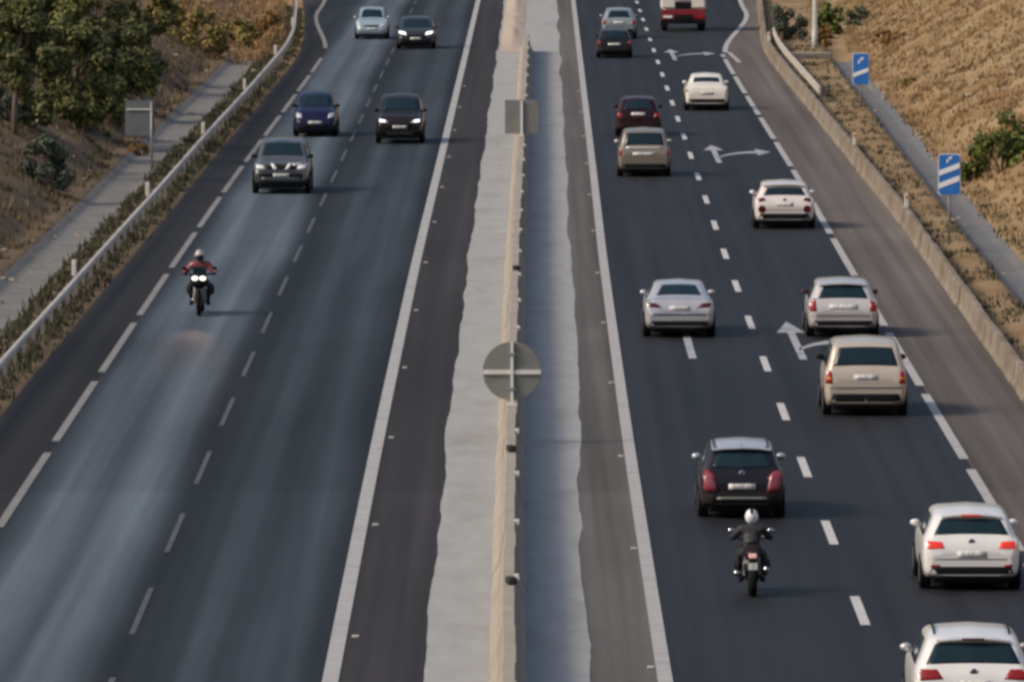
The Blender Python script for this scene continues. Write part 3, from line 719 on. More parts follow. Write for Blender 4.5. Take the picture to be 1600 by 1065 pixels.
def std_car(name, kind, px, py, W, H, paintm, label, fwd=True, tail=None, tailm=None, rw=None, plate_z=.82, plate_w=.26, low=None, lowm=None, head=None, headm=None, grille=None, mirrors=None, emblem=None, extras=None, rails=False, bow=.02, belt=None):
    loc, rz = rear_place(px, py, kind, fwd); c = Car(name, kind, W, H, paintm, loc, rz, label); k = c.k; hw = W / 2; L = c.L
    S = lambda q: [(x * hw, z * k) for x, z in q]
    D = {'hatch': dict(rw=(1.03, 1.35, .66, .50), ws=(1.02, 1.41, .68, .52), sy=(-1.35, 1.05, .5, -1.1), sz=(.99, 1.36)),
         'sedan': dict(rw=(1.09, 1.34, .64, .48), ws=(1.0, 1.375, .68, .55), sy=(-1.05, 1.15, .55, -.7), sz=(.97, 1.32)),
         'mpv': dict(rw=(1.10, 1.51, .75, .63), ws=(1.10, 1.56, .74, .61), sy=(-1.75, 1.15, .55, -1.6), sz=(1.06, 1.52)),
         'suv': dict(rw=(1.19, 1.62, .76, .66), ws=(1.23, 1.68, .74, .60), sy=(-1.9, .95, .45, -1.7), sz=(1.16, 1.62))}[kind]
    r = rw or D['rw']; w = D['ws']
    c.glazing((r[0] * k, r[1] * k, r[2] * hw, r[3] * hw, bow), (w[0] * k, w[1] * k, w[2] * hw, w[3] * hw), D['sy'], (D['sz'][0] * k, D['sz'][1] * k))
    c.wheels(.31 if kind in ('hatch', 'sedan', 'mpv') else .37)
    ub = {'hatch': .13, 'sedan': .13, 'mpv': .14, 'suv': .2}[kind]
    MB().box((0, 0, ub + .16), (W * .80, L - .34, .32), 0, .06).obj('underbody_shade_block', M['black'], c.root)  # black underbody block, also standing in for the shadow beneath the car
    c.mirrors({'hatch': .85, 'sedan': .95, 'mpv': 1.0, 'suv': .85}[kind], D['sz'][0] * k + .03, mirrors or paintm)
    tail = tail or [(.60, .74), (.93, .76), (.92, .95), (.64, .90)]
    c.pair("tail_light", S(tail), 'rear', tailm or M['tail'], nu=5, nv=4)
    c.patch("number_plate", [(-plate_w, plate_z * k - .055), (plate_w, plate_z * k - .055), (plate_w, plate_z * k + .055), (-plate_w, plate_z * k + .055)], 'rear', M['plate'], off=.014, nu=4, nv=2)
    if fwd and loc.y < 320 and kind != 'mpv': c.patch('boot_seam', S([(-.86, .60), (.86, .60), (.86, .614), (-.86, .614)]), 'rear', M['black'], off=.006, nu=10, nv=1)
    low = low or (.33, .47); zb = .32
    c.patch("rear_valance", S([(-.86, low[0]), (.86, low[0]), (.80, low[1]), (-.80, low[1])]), 'rear', lowm or M['black'], off=.012, nu=10, nv=3)
    head = head or ([(.52, .62), (.88, .66), (.84, .80), (.58, .72)] if kind in ('hatch', 'sedan') else [(.52, .74), (.88, .78), (.86, .93), (.58, .86)])
    c.pair("headlight", S(head), 'front', headm or M['head'], nu=5, nv=4)
    gz = grille or ((.34, .44, .56, .56) if kind != 'suv' else (.46, .58, .6, .6))
    c.patch("grille", S([(-gz[2], gz[0]), (gz[2], gz[0]), (gz[3], gz[1]), (-gz[3], gz[1])]), 'front', M['black'], nu=8, nv=3, off=.01)
    fz = {'hatch': .50, 'sedan': .5, 'mpv': .55, 'suv': .64}[kind]
    if not fwd: c.patch('front_bumper', S([(-.84, .30), (.84, .30), (.93, .56 if kind != 'suv' else .78), (-.93, .56 if kind != 'suv' else .78)]), 'front', M['black'] if kind in ('mpv', 'suv') else paintm, nu=12, nv=4, off=.008)
    if not fwd: c.patch("number_plate", [(-.26, fz * k - .055), (.26, fz * k - .055), (.26, fz * k + .055), (-.26, fz * k + .055)], 'front', M['plate'], off=.018, nu=4, nv=2)
    if emblem:
        p = c.proj(Vector((0, -L / 2 - 2, emblem * k)), Vector((0, 1, 0)))
        MB().lathe((p.x, p.y + .005, p.z), (0, -1, 0), [(0, .06), (.015, .058), (.02, .045)], 18).obj("emblem", M['chrome'], c.root)
    if rails:
        for sd in (-1, 1):
            pts = []
            for i in range(7):
                y = -L / 2 + .75 + i * .28; h = c.bvh.ray_cast(Vector((sd * hw * .62, y, 4)), Vector((0, 0, -1)))[0]
                pts.append((h.x, h.y, h.z + (.035 if 0 < i < 6 else .005)))
            MB().tube(pts, .018, 6).obj("roof_rail", M['black'] if rails == 'dark' else M['rim'], c.root, True)
    if extras: extras(c, S, k, hw, L)
    return c
def spoiler(mat, y=.40, z=1.41, w=.60, brake=False, bm=None):
    def f(c, S, k, hw, L):
        h = c.bvh.ray_cast(Vector((0, -L / 2 + y + .12, 4)), Vector((0, 0, -1)))[0]
        m = MB(); wv = w * hw; zt = h.z - .002
        vs = []
        for x in (-wv, -wv * .6, 0, wv * .6, wv):
            dr = .045 * abs(x / wv) ** 2
            vs += [(x, -L / 2 + y - .10 + .05 * abs(x / wv), zt - .035 - dr), (x, -L / 2 + y - .10 + .05 * abs(x / wv), zt - .01 - dr), (x, -L / 2 + y + .25, zt + .012 - dr), (x, -L / 2 + y + .25, zt - .05 - dr)]
        fs = []
        for i in range(4):
            for q in range(4): fs.append((i * 4 + q, i * 4 + (q + 1) % 4, i * 4 + 4 + (q + 1) % 4, i * 4 + 4 + q))
        fs += [(0, 1, 2, 3), (19, 18, 17, 16)]
        o = m.add(vs, fs).obj("roof_spoiler", mat, c.root)
        if brake: MB().box((0, -L / 2 + y - .105, zt - .03), (.34, .02, .028)).obj("brake_light", bm or M['brake'], c.root)
    return f
def multi(*fs_):
    def f(*a):
        for g in fs_: g(*a)
    return f
P = {
 'white': paint("white_car_paint", (.70, .69, .67), dirt=.08), 'cream': paint("cream_white_car_paint", (.74, .70, .61), dirt=.05),
 'silver': paint("silver_car_paint", (.48, .48, .50), metal=.35, rough=.35), 'wsilver': paint("warm_silver_car_paint", (.55, .52, .50), metal=.3, rough=.38),
 'beige': paint("beige_car_paint", (.50, .43, .35), metal=.2, rough=.4), 'pearl': paint("pearl_white_car_paint", (.66, .60, .57), dirt=.1),
 'taupe': paint("taupe_car_paint", (.22, .185, .145), metal=.3, rough=.4), 'maroon': paint("dark_maroon_car_paint", (.055, .012, .018), metal=.1, rough=.3),
 'plum': paint("black_plum_car_paint", (.022, .006, .009), metal=.1, rough=.3),
 'navy': paint("navy_car_paint", (.010, .014, .048), metal=.2, rough=.3), 'brown': paint("dark_brown_car_paint", (.022, .018, .018), metal=.3, rough=.35),
 'suvg': paint("grey_green_car_paint", (.10, .11, .108), metal=.4, rough=.35), 'aqua': paint("pale_blue_silver_car_paint", (.34, .43, .47), metal=.3, rough=.35),
 'char': paint("charcoal_car_paint", (.045, .055, .06), metal=.4, rough=.35), 'black': paint("black_car_paint", (.012, .012, .017), rough=.3),
 'grey': paint("blue_grey_car_paint", (.26, .29, .31), metal=.4, rough=.35), 'red': paint("red_truck_paint", (.20, .008, .014), rough=.4),
}
# ---- outgoing side, seen from behind
def lamps_fog(c, S, k, hw, L): c.pair("fog_light", S([(.62, .45), (.84, .46), (.82, .51), (.64, .50)]), 'rear', M['tail'], nu=3, nv=2)
std_car("hatchback_car", 'hatch', 1518, 1138, 1.84, 1.50, P['white'], "white hatchback with dark roof rails, cut by the bottom edge of the picture", tail=[(.50, .83), (.95, .80), (.93, .97), (.60, .97)], rw=(1.04, 1.33, .78, .62), plate_z=.75, extras=multi(spoiler(P['white'], brake=True, bm=M['taild']), lamps_fog), rails='dark', emblem=.93, mirrors=P['silver'])
std_car("hatchback_car", 'hatch', 1515, 918, 1.74, 1.41, P['white'], "white hatchback with lit red brake lights beside the right edge line", tail=[(.54, .81), (.97, .79), (.95, .95), (.60, .93)], tailm=M['brake'], rw=(1.05, 1.32, .76, .60), plate_z=.70, extras=multi(spoiler(P['white'], brake=True), lamps_fog), emblem=.93)
def juke(c, S, k, hw, L):
    c.pair("rear_fender", S([(.58, .55), (.99, .58), (.97, 1.03), (.68, .92)]), 'rear', paint("crimson_fender_paint", (.22, .03, .045)), nu=5, nv=5, off=.02)
    c.patch("lower_bumper", S([(-.6, .40), (.6, .40), (.58, .45), (-.58, .45)]), 'rear', M['signback'], off=.02, nu=8, nv=2)
    roof = []
    n = 9; m = 8; vs = []; 
    for j in range(m + 1):
        for i in range(n + 1):
            h = c.bvh.ray_cast(Vector((hw * .70 * (2 * i / n - 1), -L / 2 + .50 + 1.45 * j / m, 4)), Vector((0, 0, -1)))[0]; vs.append(h + Vector((0, 0, .008)))
    link("roof", vs, [(j * (n + 1) + i, j * (n + 1) + i + 1, (j + 1) * (n + 1) + i + 1, (j + 1) * (n + 1) + i) for j in range(m) for i in range(n)], P['silver'], c.root, True)
    spoiler(P['silver'], w=.70)(c, S, k, hw, L)
std_car("crossover_car", 'hatch', 1158, 806, 1.63, 1.43, P['black'], "black and dark red crossover with silver roof, ahead of the motorcyclist in black", tail=[(.58, .82), (.95, .86), (.90, 1.06), (.72, .94)], rw=(1.05, 1.35, .70, .54), plate_z=.66, emblem=.92, extras=juke, mirrors=P['silver'], low=(.33, .50), bow=-.03)
std_car("minivan_car", 'mpv', 1351, 647, 1.83, 1.68, P['beige'], "beige boxy minivan with amber and red corner lights in the exit lane", tail=[(.80, .72), (.97, .72), (.96, 1.02), (.82, .98)], rw=(1.10, 1.49, .78, .64), plate_z=.86, low=(.33, .50),
        extras=lambda c, S, k, hw, L: (c.pair("indicator", S([(.81, .80), (.96, .80), (.96, .86), (.81, .86)]), 'rear', M['amber'], nu=3, nv=2, off=.014), c.patch("bumper_strip", S([(-.88, .62), (.88, .62), (.88, .66), (-.88, .66)]), 'rear', M['signback'], nu=10, nv=2, off=.014), MB().tube([(0, -L / 2 - .03, .36), (0, -L / 2 + .3, .34)], .03, 8).obj("tow_hook", M['chrome'], c.root)), mirrors=M['black'])
std_car("estate_car", 'hatch', 1316, 525, 1.77, 1.42, P['wsilver'], "silver hatchback with tall red lights, in the exit lane ahead of the beige minivan", tail=[(.74, .70), (.97, .70), (.93, 1.02), (.78, 1.04)], rw=(1.03, 1.35, .70, .54), plate_z=.82, plate_w=.36, low=(.33, .46), extras=multi(spoiler(P['wsilver'], w=.66), lambda c, S, k, hw, L: c.patch("bumper_strip", S([(-.9, .56), (.9, .56), (.9, .59), (-.9, .59)]), 'rear', M['signback'], nu=10, nv=2, off=.014)), mirrors=P['maroon'])
std_car("saloon_car", 'sedan', 1061, 525, 1.76, 1.34, P['silver'], "silver saloon with swept dark red lights, alone in the lane beside the median", tail=[(.48, .80), (.97, .84), (.96, .95), (.66, .93)], tailm=M['taild'], plate_z=.80, low=(.33, .46), extras=lambda c, S, k, hw, L: (c.patch("bumper_strip", S([(-.9, .63), (.9, .63), (.9, .66), (-.9, .66)]), 'rear', M['chrome'], nu=10, nv=2, off=.014)))
def pods(c, S, k, hw, L):
    for sd in (-1, 1):
        p = c.proj(Vector((sd * hw * .74, -L / 2 - 2, .60)), Vector((0, 1, 0)))
        MB().lathe((p.x, p.y + .01, p.z), (0, -1, 0), [(0, .12), (.012, .115), (.015, .07)], 20).obj("fog_light", M['taild'], c.root)
    spoiler(P['pearl'], w=.70)(c, S, k, hw, L)
std_car("crossover_car", 'hatch', 1225, 356, 1.84, 1.42, P['pearl'], "pearl white coupe with small dark lights and round lower lamps, astride the right edge line", tail=[(.60, .92), (.86, .86), (.88, .98), (.70, 1.01)], tailm=M['taild'], rw=(1.07, 1.30, .70, .57), plate_z=.80, low=(.33, .50), extras=pods, emblem=.93)
std_car("minivan_car", 'mpv', 1006, 275, 1.77, 1.62, P['taupe'], "taupe upright minivan following close behind the dark maroon car", tail=[(.86, .74), (.99, .74), (.97, 1.1), (.87, 1.1)], tailm=M['tail'], rw=(1.10, 1.51, .76, .66), plate_z=.80, plate_w=.38, low=(.33, .46), mirrors=P['wsilver'], extras=lambda c, S, k, hw, L: c.patch("tailgate_trim", S([(-.7, .99), (.7, .99), (.7, 1.05), (-.7, 1.05)]), 'rear', P['wsilver'], nu=8, nv=2, off=.012))
std_car("hatchback_car", 'hatch', 997, 212, 1.66, 1.46, P['plum'], "dark maroon hatchback with a white number plate, right ahead of the taupe minivan", tail=[(.70, .72), (.97, .72), (.94, .92), (.76, .90)], plate_z=.86, mirrors=P['plum'])
std_car("saloon_car", 'sedan', 1104, 172, 1.74, 1.44, P['cream'], "cream white saloon alone in the exit lane with a plain sunlit tail", tail=[(.86, .74), (.97, .74), (.96, .88), (.88, .88)], tailm=M['amber'], plate_z=.70, rw=(1.10, 1.28, .62, .56))
std_car("hatchback_car", 'hatch', 960, 90, 1.62, 1.32, P['black'], "small black car with a bright number plate, far away beside the median", tail=[(.78, .72), (.96, .72), (.93, .9), (.82, .9)], plate_z=.72, plate_w=.30)
std_car("hatchback_car", 'hatch', 967, 60, 1.70, 1.50, P['grey'], "grey blue hatchback partly hidden behind the small black car near the top", tail=[(.72, .70), (.97, .70), (.94, .95), (.78, .93)], plate_z=.80)

# ---- truck with a red tail
def truck(px, py):
    p = G(px, py); W = 2.26; rz = -heading(p.y); o = empty("box_truck", (p.x, p.y + 2.6, 0), rz)
    tag(o, "truck with a white box and red lower tail, cut by the top edge", "truck", "cars on the motorway")
    MB().box((0, .2, .72), (.9, 5.6, .22), 0, .02).obj("chassis", M['black'], o)
    MB().box((0, -.2, 1.98), (W, 4.3, 1.72), 0, .05).obj("box_body", P['white'], o)
    MB().box((0, 2.75, 1.45), (1.95, 1.5, 1.75), 0, .18).obj("cab", P['white'], o)
    MB().box((0, 3.47, 1.75), (1.6, .08, .6), 0, .02).obj("windscreen", M['glass'], o)
    t = MB().box((0, -2.42, .82), (W - .02, .14, .52), 0, .03).obj("tail_board", P['red'], o)
    for sd in (-1, 1): MB().box((sd * .78, -2.51, .72), (.46, .05, .12), 0, .015).obj("tail_light", M['white'] if sd < 0 else M['tail'], o)
    for x in (-.75, .75): MB().box((x, -2.39, 1.5), (.62, .05, .62), 0, .02).obj("rear_door", P['cream'], o)
    MB().box((0, -2.385, 1.30), (.8, .04, .34), 0, .01).obj("dark_panel", M['black'], o)
    MB().box((0, -2.40, 1.66), (.62, .05, .26), 0, .02).obj("red_panel", surf("pink_panel", (.55, .32, .32), rough=.5), o)
    MB().box((0, -2.40, .46), (W - .1, .12, .18), 0, .03).obj("bumper", M['black'], o)
    for y in (-1.5, 2.6):
        for sd in (-1, 1):
            w = MB().lathe((sd * .78, y, .40), (sd, 0, 0), [(0, .36), (.03, .4), (.27, .4), (.3, .36), (.3, .25)], 24).obj("wheel", M['tyre'], o, True)
            MB().lathe((sd * 1.07, y, .40), (sd, 0, 0), [(0, .25), (.01, .22), (-.02, .06)], 18).obj("rim", M['rim'], w)
    for sd in (-1, 1): MB().box((sd * .98, -2.0, .42), (.3, .03, .5)).obj("mudflap", M['black'], o)
truck(1068, 49)

# ---- oncoming side, seen from the front
def suv_front(c, S, k, hw, L):
    for i, x in enumerate((-.26, .26)):
        sg = 1 if x > 0 else -1
        c.patch("grille_bar", S([(x - .06 - .07 * sg, .83), (x + .06 - .07 * sg, .83), (x + .07 + .06 * sg, 1.03), (x - .05 + .06 * sg, 1.03)]), 'front', P['white'], nu=3, nv=4, off=.035)  # bright shine of the chrome bars painted as plain white
    c.patch("bumper_strip", S([(-.7, .50), (.7, .50), (.7, .56), (-.7, .56)]), 'front', P['suvg'], nu=8, nv=2, off=.02)
    c.patch("bonnet_trim", S([(-.80, .97), (-.42, .95), (-.36, 1.03), (-.72, 1.05)]), 'front', P['silver'], nu=4, nv=2, off=.01)
std_car("off_road_car", 'suv', 440, 302, 1.86, 1.74, P['suvg'], "grey green off-road car with a slatted chrome grille, foremost of the oncoming cars", fwd=False, head=[(.58, .84), (.95, .88), (.92, 1.00), (.60, .96)], headm=M['white'], grille=(.82, 1.03, .52, .52), rails='light', mirrors=M['black'], extras=suv_front)
std_car("crossover_car", 'suv', 625, 224, 1.74, 1.74, P['brown'], "near black crossover with bright headlights lit beside the solid inner line", fwd=False, head=[(.46, .80), (.90, .84), (.88, .95), (.56, .90)], headm=None, grille=(.60, .78, .5, .54), mirrors=M['black'],
        extras=lambda c, S, k, hw, L: (c.pair("lit_lamp", S([(.60, .815), (.84, .83), (.83, .93), (.62, .90)]), 'front', M['headon'], nu=3, nv=3, off=.02), c.patch("bumper_strip", S([(-.55, .36), (.55, .36), (.55, .41), (-.55, .41)]), 'front', M['signback'], nu=8, nv=2, off=.02)))
std_car("hatchback_car", 'hatch', 493, 213, 1.62, 1.63, P['navy'], "navy blue hatchback with pale headlights beside the outer shoulder", fwd=False, head=[(.58, .64), (.96, .68), (.92, .84), (.64, .80)], headm=M['head'], mirrors=M['black'])
std_car("hatchback_car", 'hatch', 581, 61, 1.62, 1.53, P['aqua'], "pale blue silver hatchback far away in the outer oncoming lane", fwd=False, head=[(.54, .62), (.96, .66), (.90, .86), (.68, .82)], grille=(.60, .68, .42, .44), mirrors=P['aqua'])
std_car("minivan_car", 'mpv', 650, 76, 1.80, 1.50, P['char'], "charcoal minivan with bright headlights far away in the inner oncoming lane", fwd=False, head=[(.50, .74), (.92, .82), (.88, .94), (.56, .88)], headm=M['headon'], grille=(.60, .76, .46, .5), mirrors=P['maroon'])

# ------------------------------------------------------------------ motorcycles and riders
def skin_mesh(name, verts, edges, radii, mat, parent, root=0, sub=2):
    me = bpy.data.meshes.new(name); me.from_pydata(verts, edges, []); o = bpy.data.objects.new(name, me); COL.objects.link(o)
    m = o.modifiers.new("Skin", 'SKIN'); m.use_smooth_shade = True
    for i, r in enumerate(radii):
        d = me.skin_vertices[0].data[i]; d.radius = (r, r) if not isinstance(r, tuple) else r; d.use_root = (i == root)
    s = o.modifiers.new("Sub", 'SUBSURF'); s.levels = sub; s.render_levels = sub
    me.materials.append(mat); o.parent = parent
    return o
def rider(loc, rz, scale, label, jacket, trousers, helmet_m, stripe_m, gloves, lean=.0, arm_w=.34, hz=1.02):
    o = empty("person", loc, rz, scale); tag(o, label, "person", "motorcyclists")
    ch = (0, .06 + lean, 1.12)
    V = [(0, -.16, .86), (0, -.10, .98), ch, (0, .10 + lean, 1.26), (0, .12 + lean, 1.33), (0, .15 + lean, 1.42)]
    E = [(0, 1), (1, 2), (2, 3), (3, 4), (4, 5)]; RD = [(.165, .13), (.15, .115), (.175, .125), (.12, .09), .058, .085]
    for sd in (-1, 1):
        b = len(V); V += [(sd * .10, -.10, .84), (sd * .25, .28, .72), (sd * .20, -.02, .36), (sd * .21, .02, .30), (sd * .22, .16, .29)]
        E += [(0, b), (b, b + 1), (b + 1, b + 2), (b + 2, b + 3), (b + 3, b + 4)]; RD += [.105, .078, .052, .05, .04]
        b = len(V); V += [(sd * .19, .08 + lean, 1.24), (sd * (arm_w + .03), .22 + lean, 1.06), (sd * arm_w, .47, hz + .02)]
        E += [(3, b), (b, b + 1), (b + 1, b + 2)]; RD += [.075, .052, .04]
    skin_mesh("body", V, E, RD, trousers, o)
    V = [(0, -.13, .92), (0, -.09, .99), (0, .06 + lean, 1.12), (0, .10 + lean, 1.255), (0, .12 + lean, 1.31)]; E = [(0, 1), (1, 2), (2, 3), (3, 4)]; RD = [(.185, .15), (.175, .14), (.20, .15), (.14, .11), .075]
    for sd in (-1, 1):
        b = len(V); V += [(sd * .19, .08 + lean, 1.235), (sd * (arm_w + .035), .22 + lean, 1.06), (sd * (arm_w + .005), .42, hz + .035)]; E += [(3, b), (b, b + 1), (b + 1, b + 2)]; RD += [.098, .072, .056]
    skin_mesh("jacket", V, E, RD, jacket, o)
    hb = empty("helmet", (0, 0, 0)); bpy.data.objects.remove(hb)
    hy = .16 + lean; hz0 = 1.47
    h = MB().ell((0, hy, hz0), (.128, .155, .15), 20, 14).obj("helmet", helmet_m, o, True)
    MB().ell((0, hy + .052, hz0 - .035), (.119, .134, .088), 16, 8).obj("visor", M['glass'], h, True)
    MB().tube([(0, hy + .10, hz0 + .118), (0, hy, hz0 + .1515), (0, hy - .09, hz0 + .122), (0, hy - .14, hz0 + .06)], [.018, .03, .03, .02], 8).obj("helmet_stripe", stripe_m, h, True)
    for sd in (-1, 1):
        g = MB(); hx = sd * arm_w; p = Vector((hx, .47, hz + .02))
        V = [tuple(p), tuple(p + Vector((sd * .005, .06, .0)))]; E = [(0, 1)]; RD = [.036, (.042, .028)]
        for i, (dx, ln) in enumerate(((-.032, .9), (-.011, 1.0), (.011, .95), (.032, .78))):
            b = len(V); q = p + Vector((sd * dx, .085, .008))
            V += [tuple(q), tuple(q + Vector((0, .035 * ln, -.012))), tuple(q + Vector((0, .03 * ln, -.045 * ln))), tuple(q + Vector((0, .0, -.055 * ln)))]
            E += [(1, b), (b, b + 1), (b + 1, b + 2), (b + 2, b + 3)]; RD += [.0105, .010, .0095, .008]
        b = len(V); V += [tuple(p + Vector((-sd * .04, .05, -.01))), tuple(p + Vector((-sd * .045, .085, -.03))), tuple(p + Vector((-sd * .025, .10, -.045)))]
        E += [(0, b), (b, b + 1), (b + 1, b + 2)]; RD += [.013, .011, .009]
        skin_mesh("glove", V, E, RD, gloves, o, 0, 1)
        MB().box((sd * .212, .06, .275), (.10, .28, .10), 0, .035).obj("boot", gloves, o, True)
    return o
def motorbike(loc, rz, scale, label, bodym, front_on, tailm, panniers, wide=.36, hz=1.02):
    o = empty("motorcycle", loc, rz, scale); tag(o, label, "motorcycle", "motorcycles on the motorway")
    for y, tw in ((-.70, .085), (.74, .06)):
        prof = [(-tw, .24), (-tw, .275), (-tw * .6, .31), (0, .32), (tw * .6, .31), (tw, .275), (tw, .24)]
        w = MB().lathe((0, y, .32), (1, 0, 0), prof, 30).obj("wheel", M['tyre'], o, True)
        MB().lathe((0, y, .32), (1, 0, 0), [(-tw - .004, .06), (-tw * .8, .235), (tw * .8, .235), (tw + .004, .06)], 24).obj("rim", M['rim'], w)
    f = MB()
    for sd in (-1, 1): f.tube([(sd * .10, .74, .32), (sd * .10, .50, .95)], .027, 8)
    f.obj("fork", M['steel'], o, True)
    f = MB()
    for sd in (-1, 1): f.tube([(sd * .09, -.70, .32), (sd * .11, -.2, .42), (sd * .10, .1, .6)], .03, 8)
    f.obj("swing_arm", M['black'], o, True)
    MB().box((0, .05, .47), (.34, .52, .36), 0, .07).obj("engine", M['signback'], o, True)
    MB().ell((0, .16, .84), (.17, .30, .14), 16, 10).obj("fuel_tank", bodym, o, True)
    MB().box((0, -.30, .80), (.27, .62, .10), 0, .045).obj("seat", M['black'], o, True)
    t = MB().box((0, -.70, .80), (.22, .42, .16), 0, .06).obj("tail_fairing", bodym, o, True)
    MB().box((0, -.92, .80), (.15, .05, .09), 0, .02).obj("tail_light", tailm, o)
    MB().box((0, -.93, .60), (.17, .015, .13)).obj("number_plate", M['plate'], o)
    MB().box((0, -.86, .66), (.15, .14, .20), 0, .03).obj("rear_mudguard", M['black'], o)
    MB().box((0, .74, .66), (.13, .50, .05), 0, .02).obj("front_mudguard", bodym, o)
    fr = MB().ell((0, .60, .86), (.22, .20, .20), 16, 10).obj("front_fairing", M['black'] if front_on else bodym, o, True)
    MB().box((0, .60, 1.08), (.30, .03, .26), 0, .012).obj("wind_screen", M['glass'], o)
    if front_on:
        for sd in (-1, 1): MB().ell((sd * .095, .77, .93), (.085, .05, .058), 12, 8).obj("headlight", M['headon'], o, True)
    else: MB().ell((0, .76, .9), (.12, .05, .07), 12, 8).obj("headlight", M['head'], o, True)
    MB().tube([(-wide - .06, .46, hz), (-wide + .08, .52, hz + .01), (-.08, .52, hz - .05), (.08, .52, hz - .05), (wide - .08, .52, hz + .01), (wide + .06, .46, hz)], .016, 8).obj("handlebar", M['black'], o, True)
    for sd in (-1, 1):
        m = MB().tube([(sd * .2, .52, hz), (sd * (wide + .0), .56, hz + .13)], .009, 6); m.ell((sd * (wide + .02), .56, hz + .15), (.07, .025, .045), 10, 6).obj("wing_mirror", M['chrome'] if not front_on else M['black'], o, True)
    for sd in (-1, 1):
        if panniers: MB().ell((sd * .27, -.42, .60), (.085, .26, .15), 12, 8).obj("pannier", M['black'], o, True)
    MB().tube([(.16, .1, .35), (.2, -.3, .36), (.24, -.55, .44), (.26, -.98, .56)], [.03, .035, .06, .055], 10).obj("exhaust", M['chrome'], o, True)
    if not front_on: MB().tube([(-.16, .1, .35), (-.2, -.3, .36), (-.26, -.55, .42), (-.32, -.95, .48)], [.03, .035, .06, .055], 10).obj("exhaust", M['chrome'], o, True)
    MB().tube([(-.22, .0, .30), (.22, .0, .30)], .02, 8).obj("footrest", M['black'], o)
    return o
m_jk = surf("black_jacket", (.012, .013, .016), (.02, .02, .023), 6, .6)
m_tr = surf("dark_trousers", (.016, .017, .022), (.024, .024, .03), 6, .8)
m_jr = surf("red_white_jacket", (.24, .045, .045), (.14, .022, .025), 5, .7, 0, 0, None, (.50, .42, .40), 4, (.56, .64))
m_hw = surf("white_helmet", (.70, .70, .70), rough=.25)
p = G(1176, 932); rz = -heading(p.y)
motorbike((p.x, p.y + .72, 0), rz, .91, "dark motorcycle with twin chrome exhausts seen from behind, following the black crossover", paint("dark_red_bike_paint", (.05, .01, .014)), False, lamp("pale_tail_lamp", (.75, .5, .48), (1, .4, .35), .25), True)
rider((p.x, p.y + .72, 0), rz, .91, "motorcyclist in black with a white striped helmet, elbows out, seen from behind", m_jk, m_tr, m_hw, M['black'], M['black'])
p = G(311, 493); rz = math.pi - heading(p.y)
motorbike((p.x, p.y + .76, 0), rz, 1.04, "dark touring motorcycle with twin bright headlights coming towards the camera", paint("black_bike_paint", (.014, .012, .013)), True, M['tail'], True)
bl_ = bpy.data.lights.new("headlamp_beam", 'SPOT'); bo = bpy.data.objects.new("headlamp_beam", bl_); COL.objects.link(bo)
bl_.energy = 190; bl_.color = (1, .55, .42); bl_.spot_size = R(13); bl_.spot_blend = 1; bl_.shadow_soft_size = .05
bo.location = (p.x, p.y - .25, .95); bo.rotation_euler = Vector((.02, -14, -.95)).to_track_quat('-Z', 'Y').to_euler()
rider((p.x, p.y + .76, 0), rz, 1.04, "motorcyclist in a red and white jacket with a pale helmet, facing the camera", m_jr, m_tr, surf("pale_helmet", (.42, .37, .37), rough=.3), surf("grey_stripe", (.2, .2, .2)), M['black'], arm_w=.35)

# ------------------------------------------------------------------ vegetation
def leaf_cloud(rnd, clumps, n, size, flat=.0, long=1.0):
    vs = []; fs = []
    tot = sum(c[3] ** 2 for c in clumps)
    for (cx, cy, cz, cr) in clumps:
        for _ in range(max(6, int(n * cr * cr / tot))):
            d = Vector((rnd.gauss(0, 1), rnd.gauss(0, 1), rnd.gauss(0, 1))).normalized(); r = cr * (rnd.random() ** .35) * rnd.uniform(.8, 1.12)
            p = Vector((cx, cy, cz)) + Vector((d.x * r, d.y * r, d.z * r * .85))
            nrm = (d + Vector((rnd.uniform(-.9, .9), rnd.uniform(-.9, .9), rnd.uniform(-.5, 1.0)))).normalized()
            a = nrm.orthogonal().normalized(); a.rotate(Matrix.Rotation(rnd.uniform(0, 6.28), 3, nrm)); b = nrm.cross(a)
            s = size * rnd.uniform(.6, 1.4); k = len(vs)
            vs += [p - a * s * long, p - b * s * .5, p + a * s * long, p + b * s * .5]; fs.append((k, k + 1, k + 2, k + 3))
    return vs, fs
m_bark = surf("pale_bark", (.16, .125, .10), (.09, .07, .055), 6, .9, 0, .5, 20)
F = {
 'tree': foliage("dark_tree_foliage", [(.045, .058, .022), (.075, .09, .03), (.12, .13, .042), (.19, .175, .065)]),
 'tree2': foliage("olive_tree_foliage", [(.07, .08, .022), (.12, .125, .032), (.19, .18, .05)]),
 'grey': foliage("grey_green_shrub_foliage", [(.045, .06, .042), (.075, .095, .065), (.11, .125, .085)]),
 'olive': foliage("dry_olive_shrub_foliage", [(.11, .10, .03), (.21, .17, .05), (.30, .22, .075)]),
 'green': foliage("green_shrub_foliage", [(.05, .07, .014), (.09, .125, .022), (.17, .19, .05)]),
 'rust': foliage("rusty_shrub_foliage", [(.12, .07, .02), (.22, .12, .035), (.28, .17, .06)]),
 'dry': foliage("dry_grass_blades", [(.22, .142, .066), (.255, .172, .085), (.285, .20, .10), (.33, .24, .13)], .9, .2, .74, 1.15, (.25, .145, .065)),
 'drydark': foliage("brown_grass_blades", [(.09, .066, .038), (.13, .095, .055), (.18, .135, .075), (.10, .095, .04)], .9),
 'weed': foliage("verge_weeds", [(.034, .040, .022), (.056, .058, .034), (.088, .082, .052), (.068, .064, .040)], .9),
}
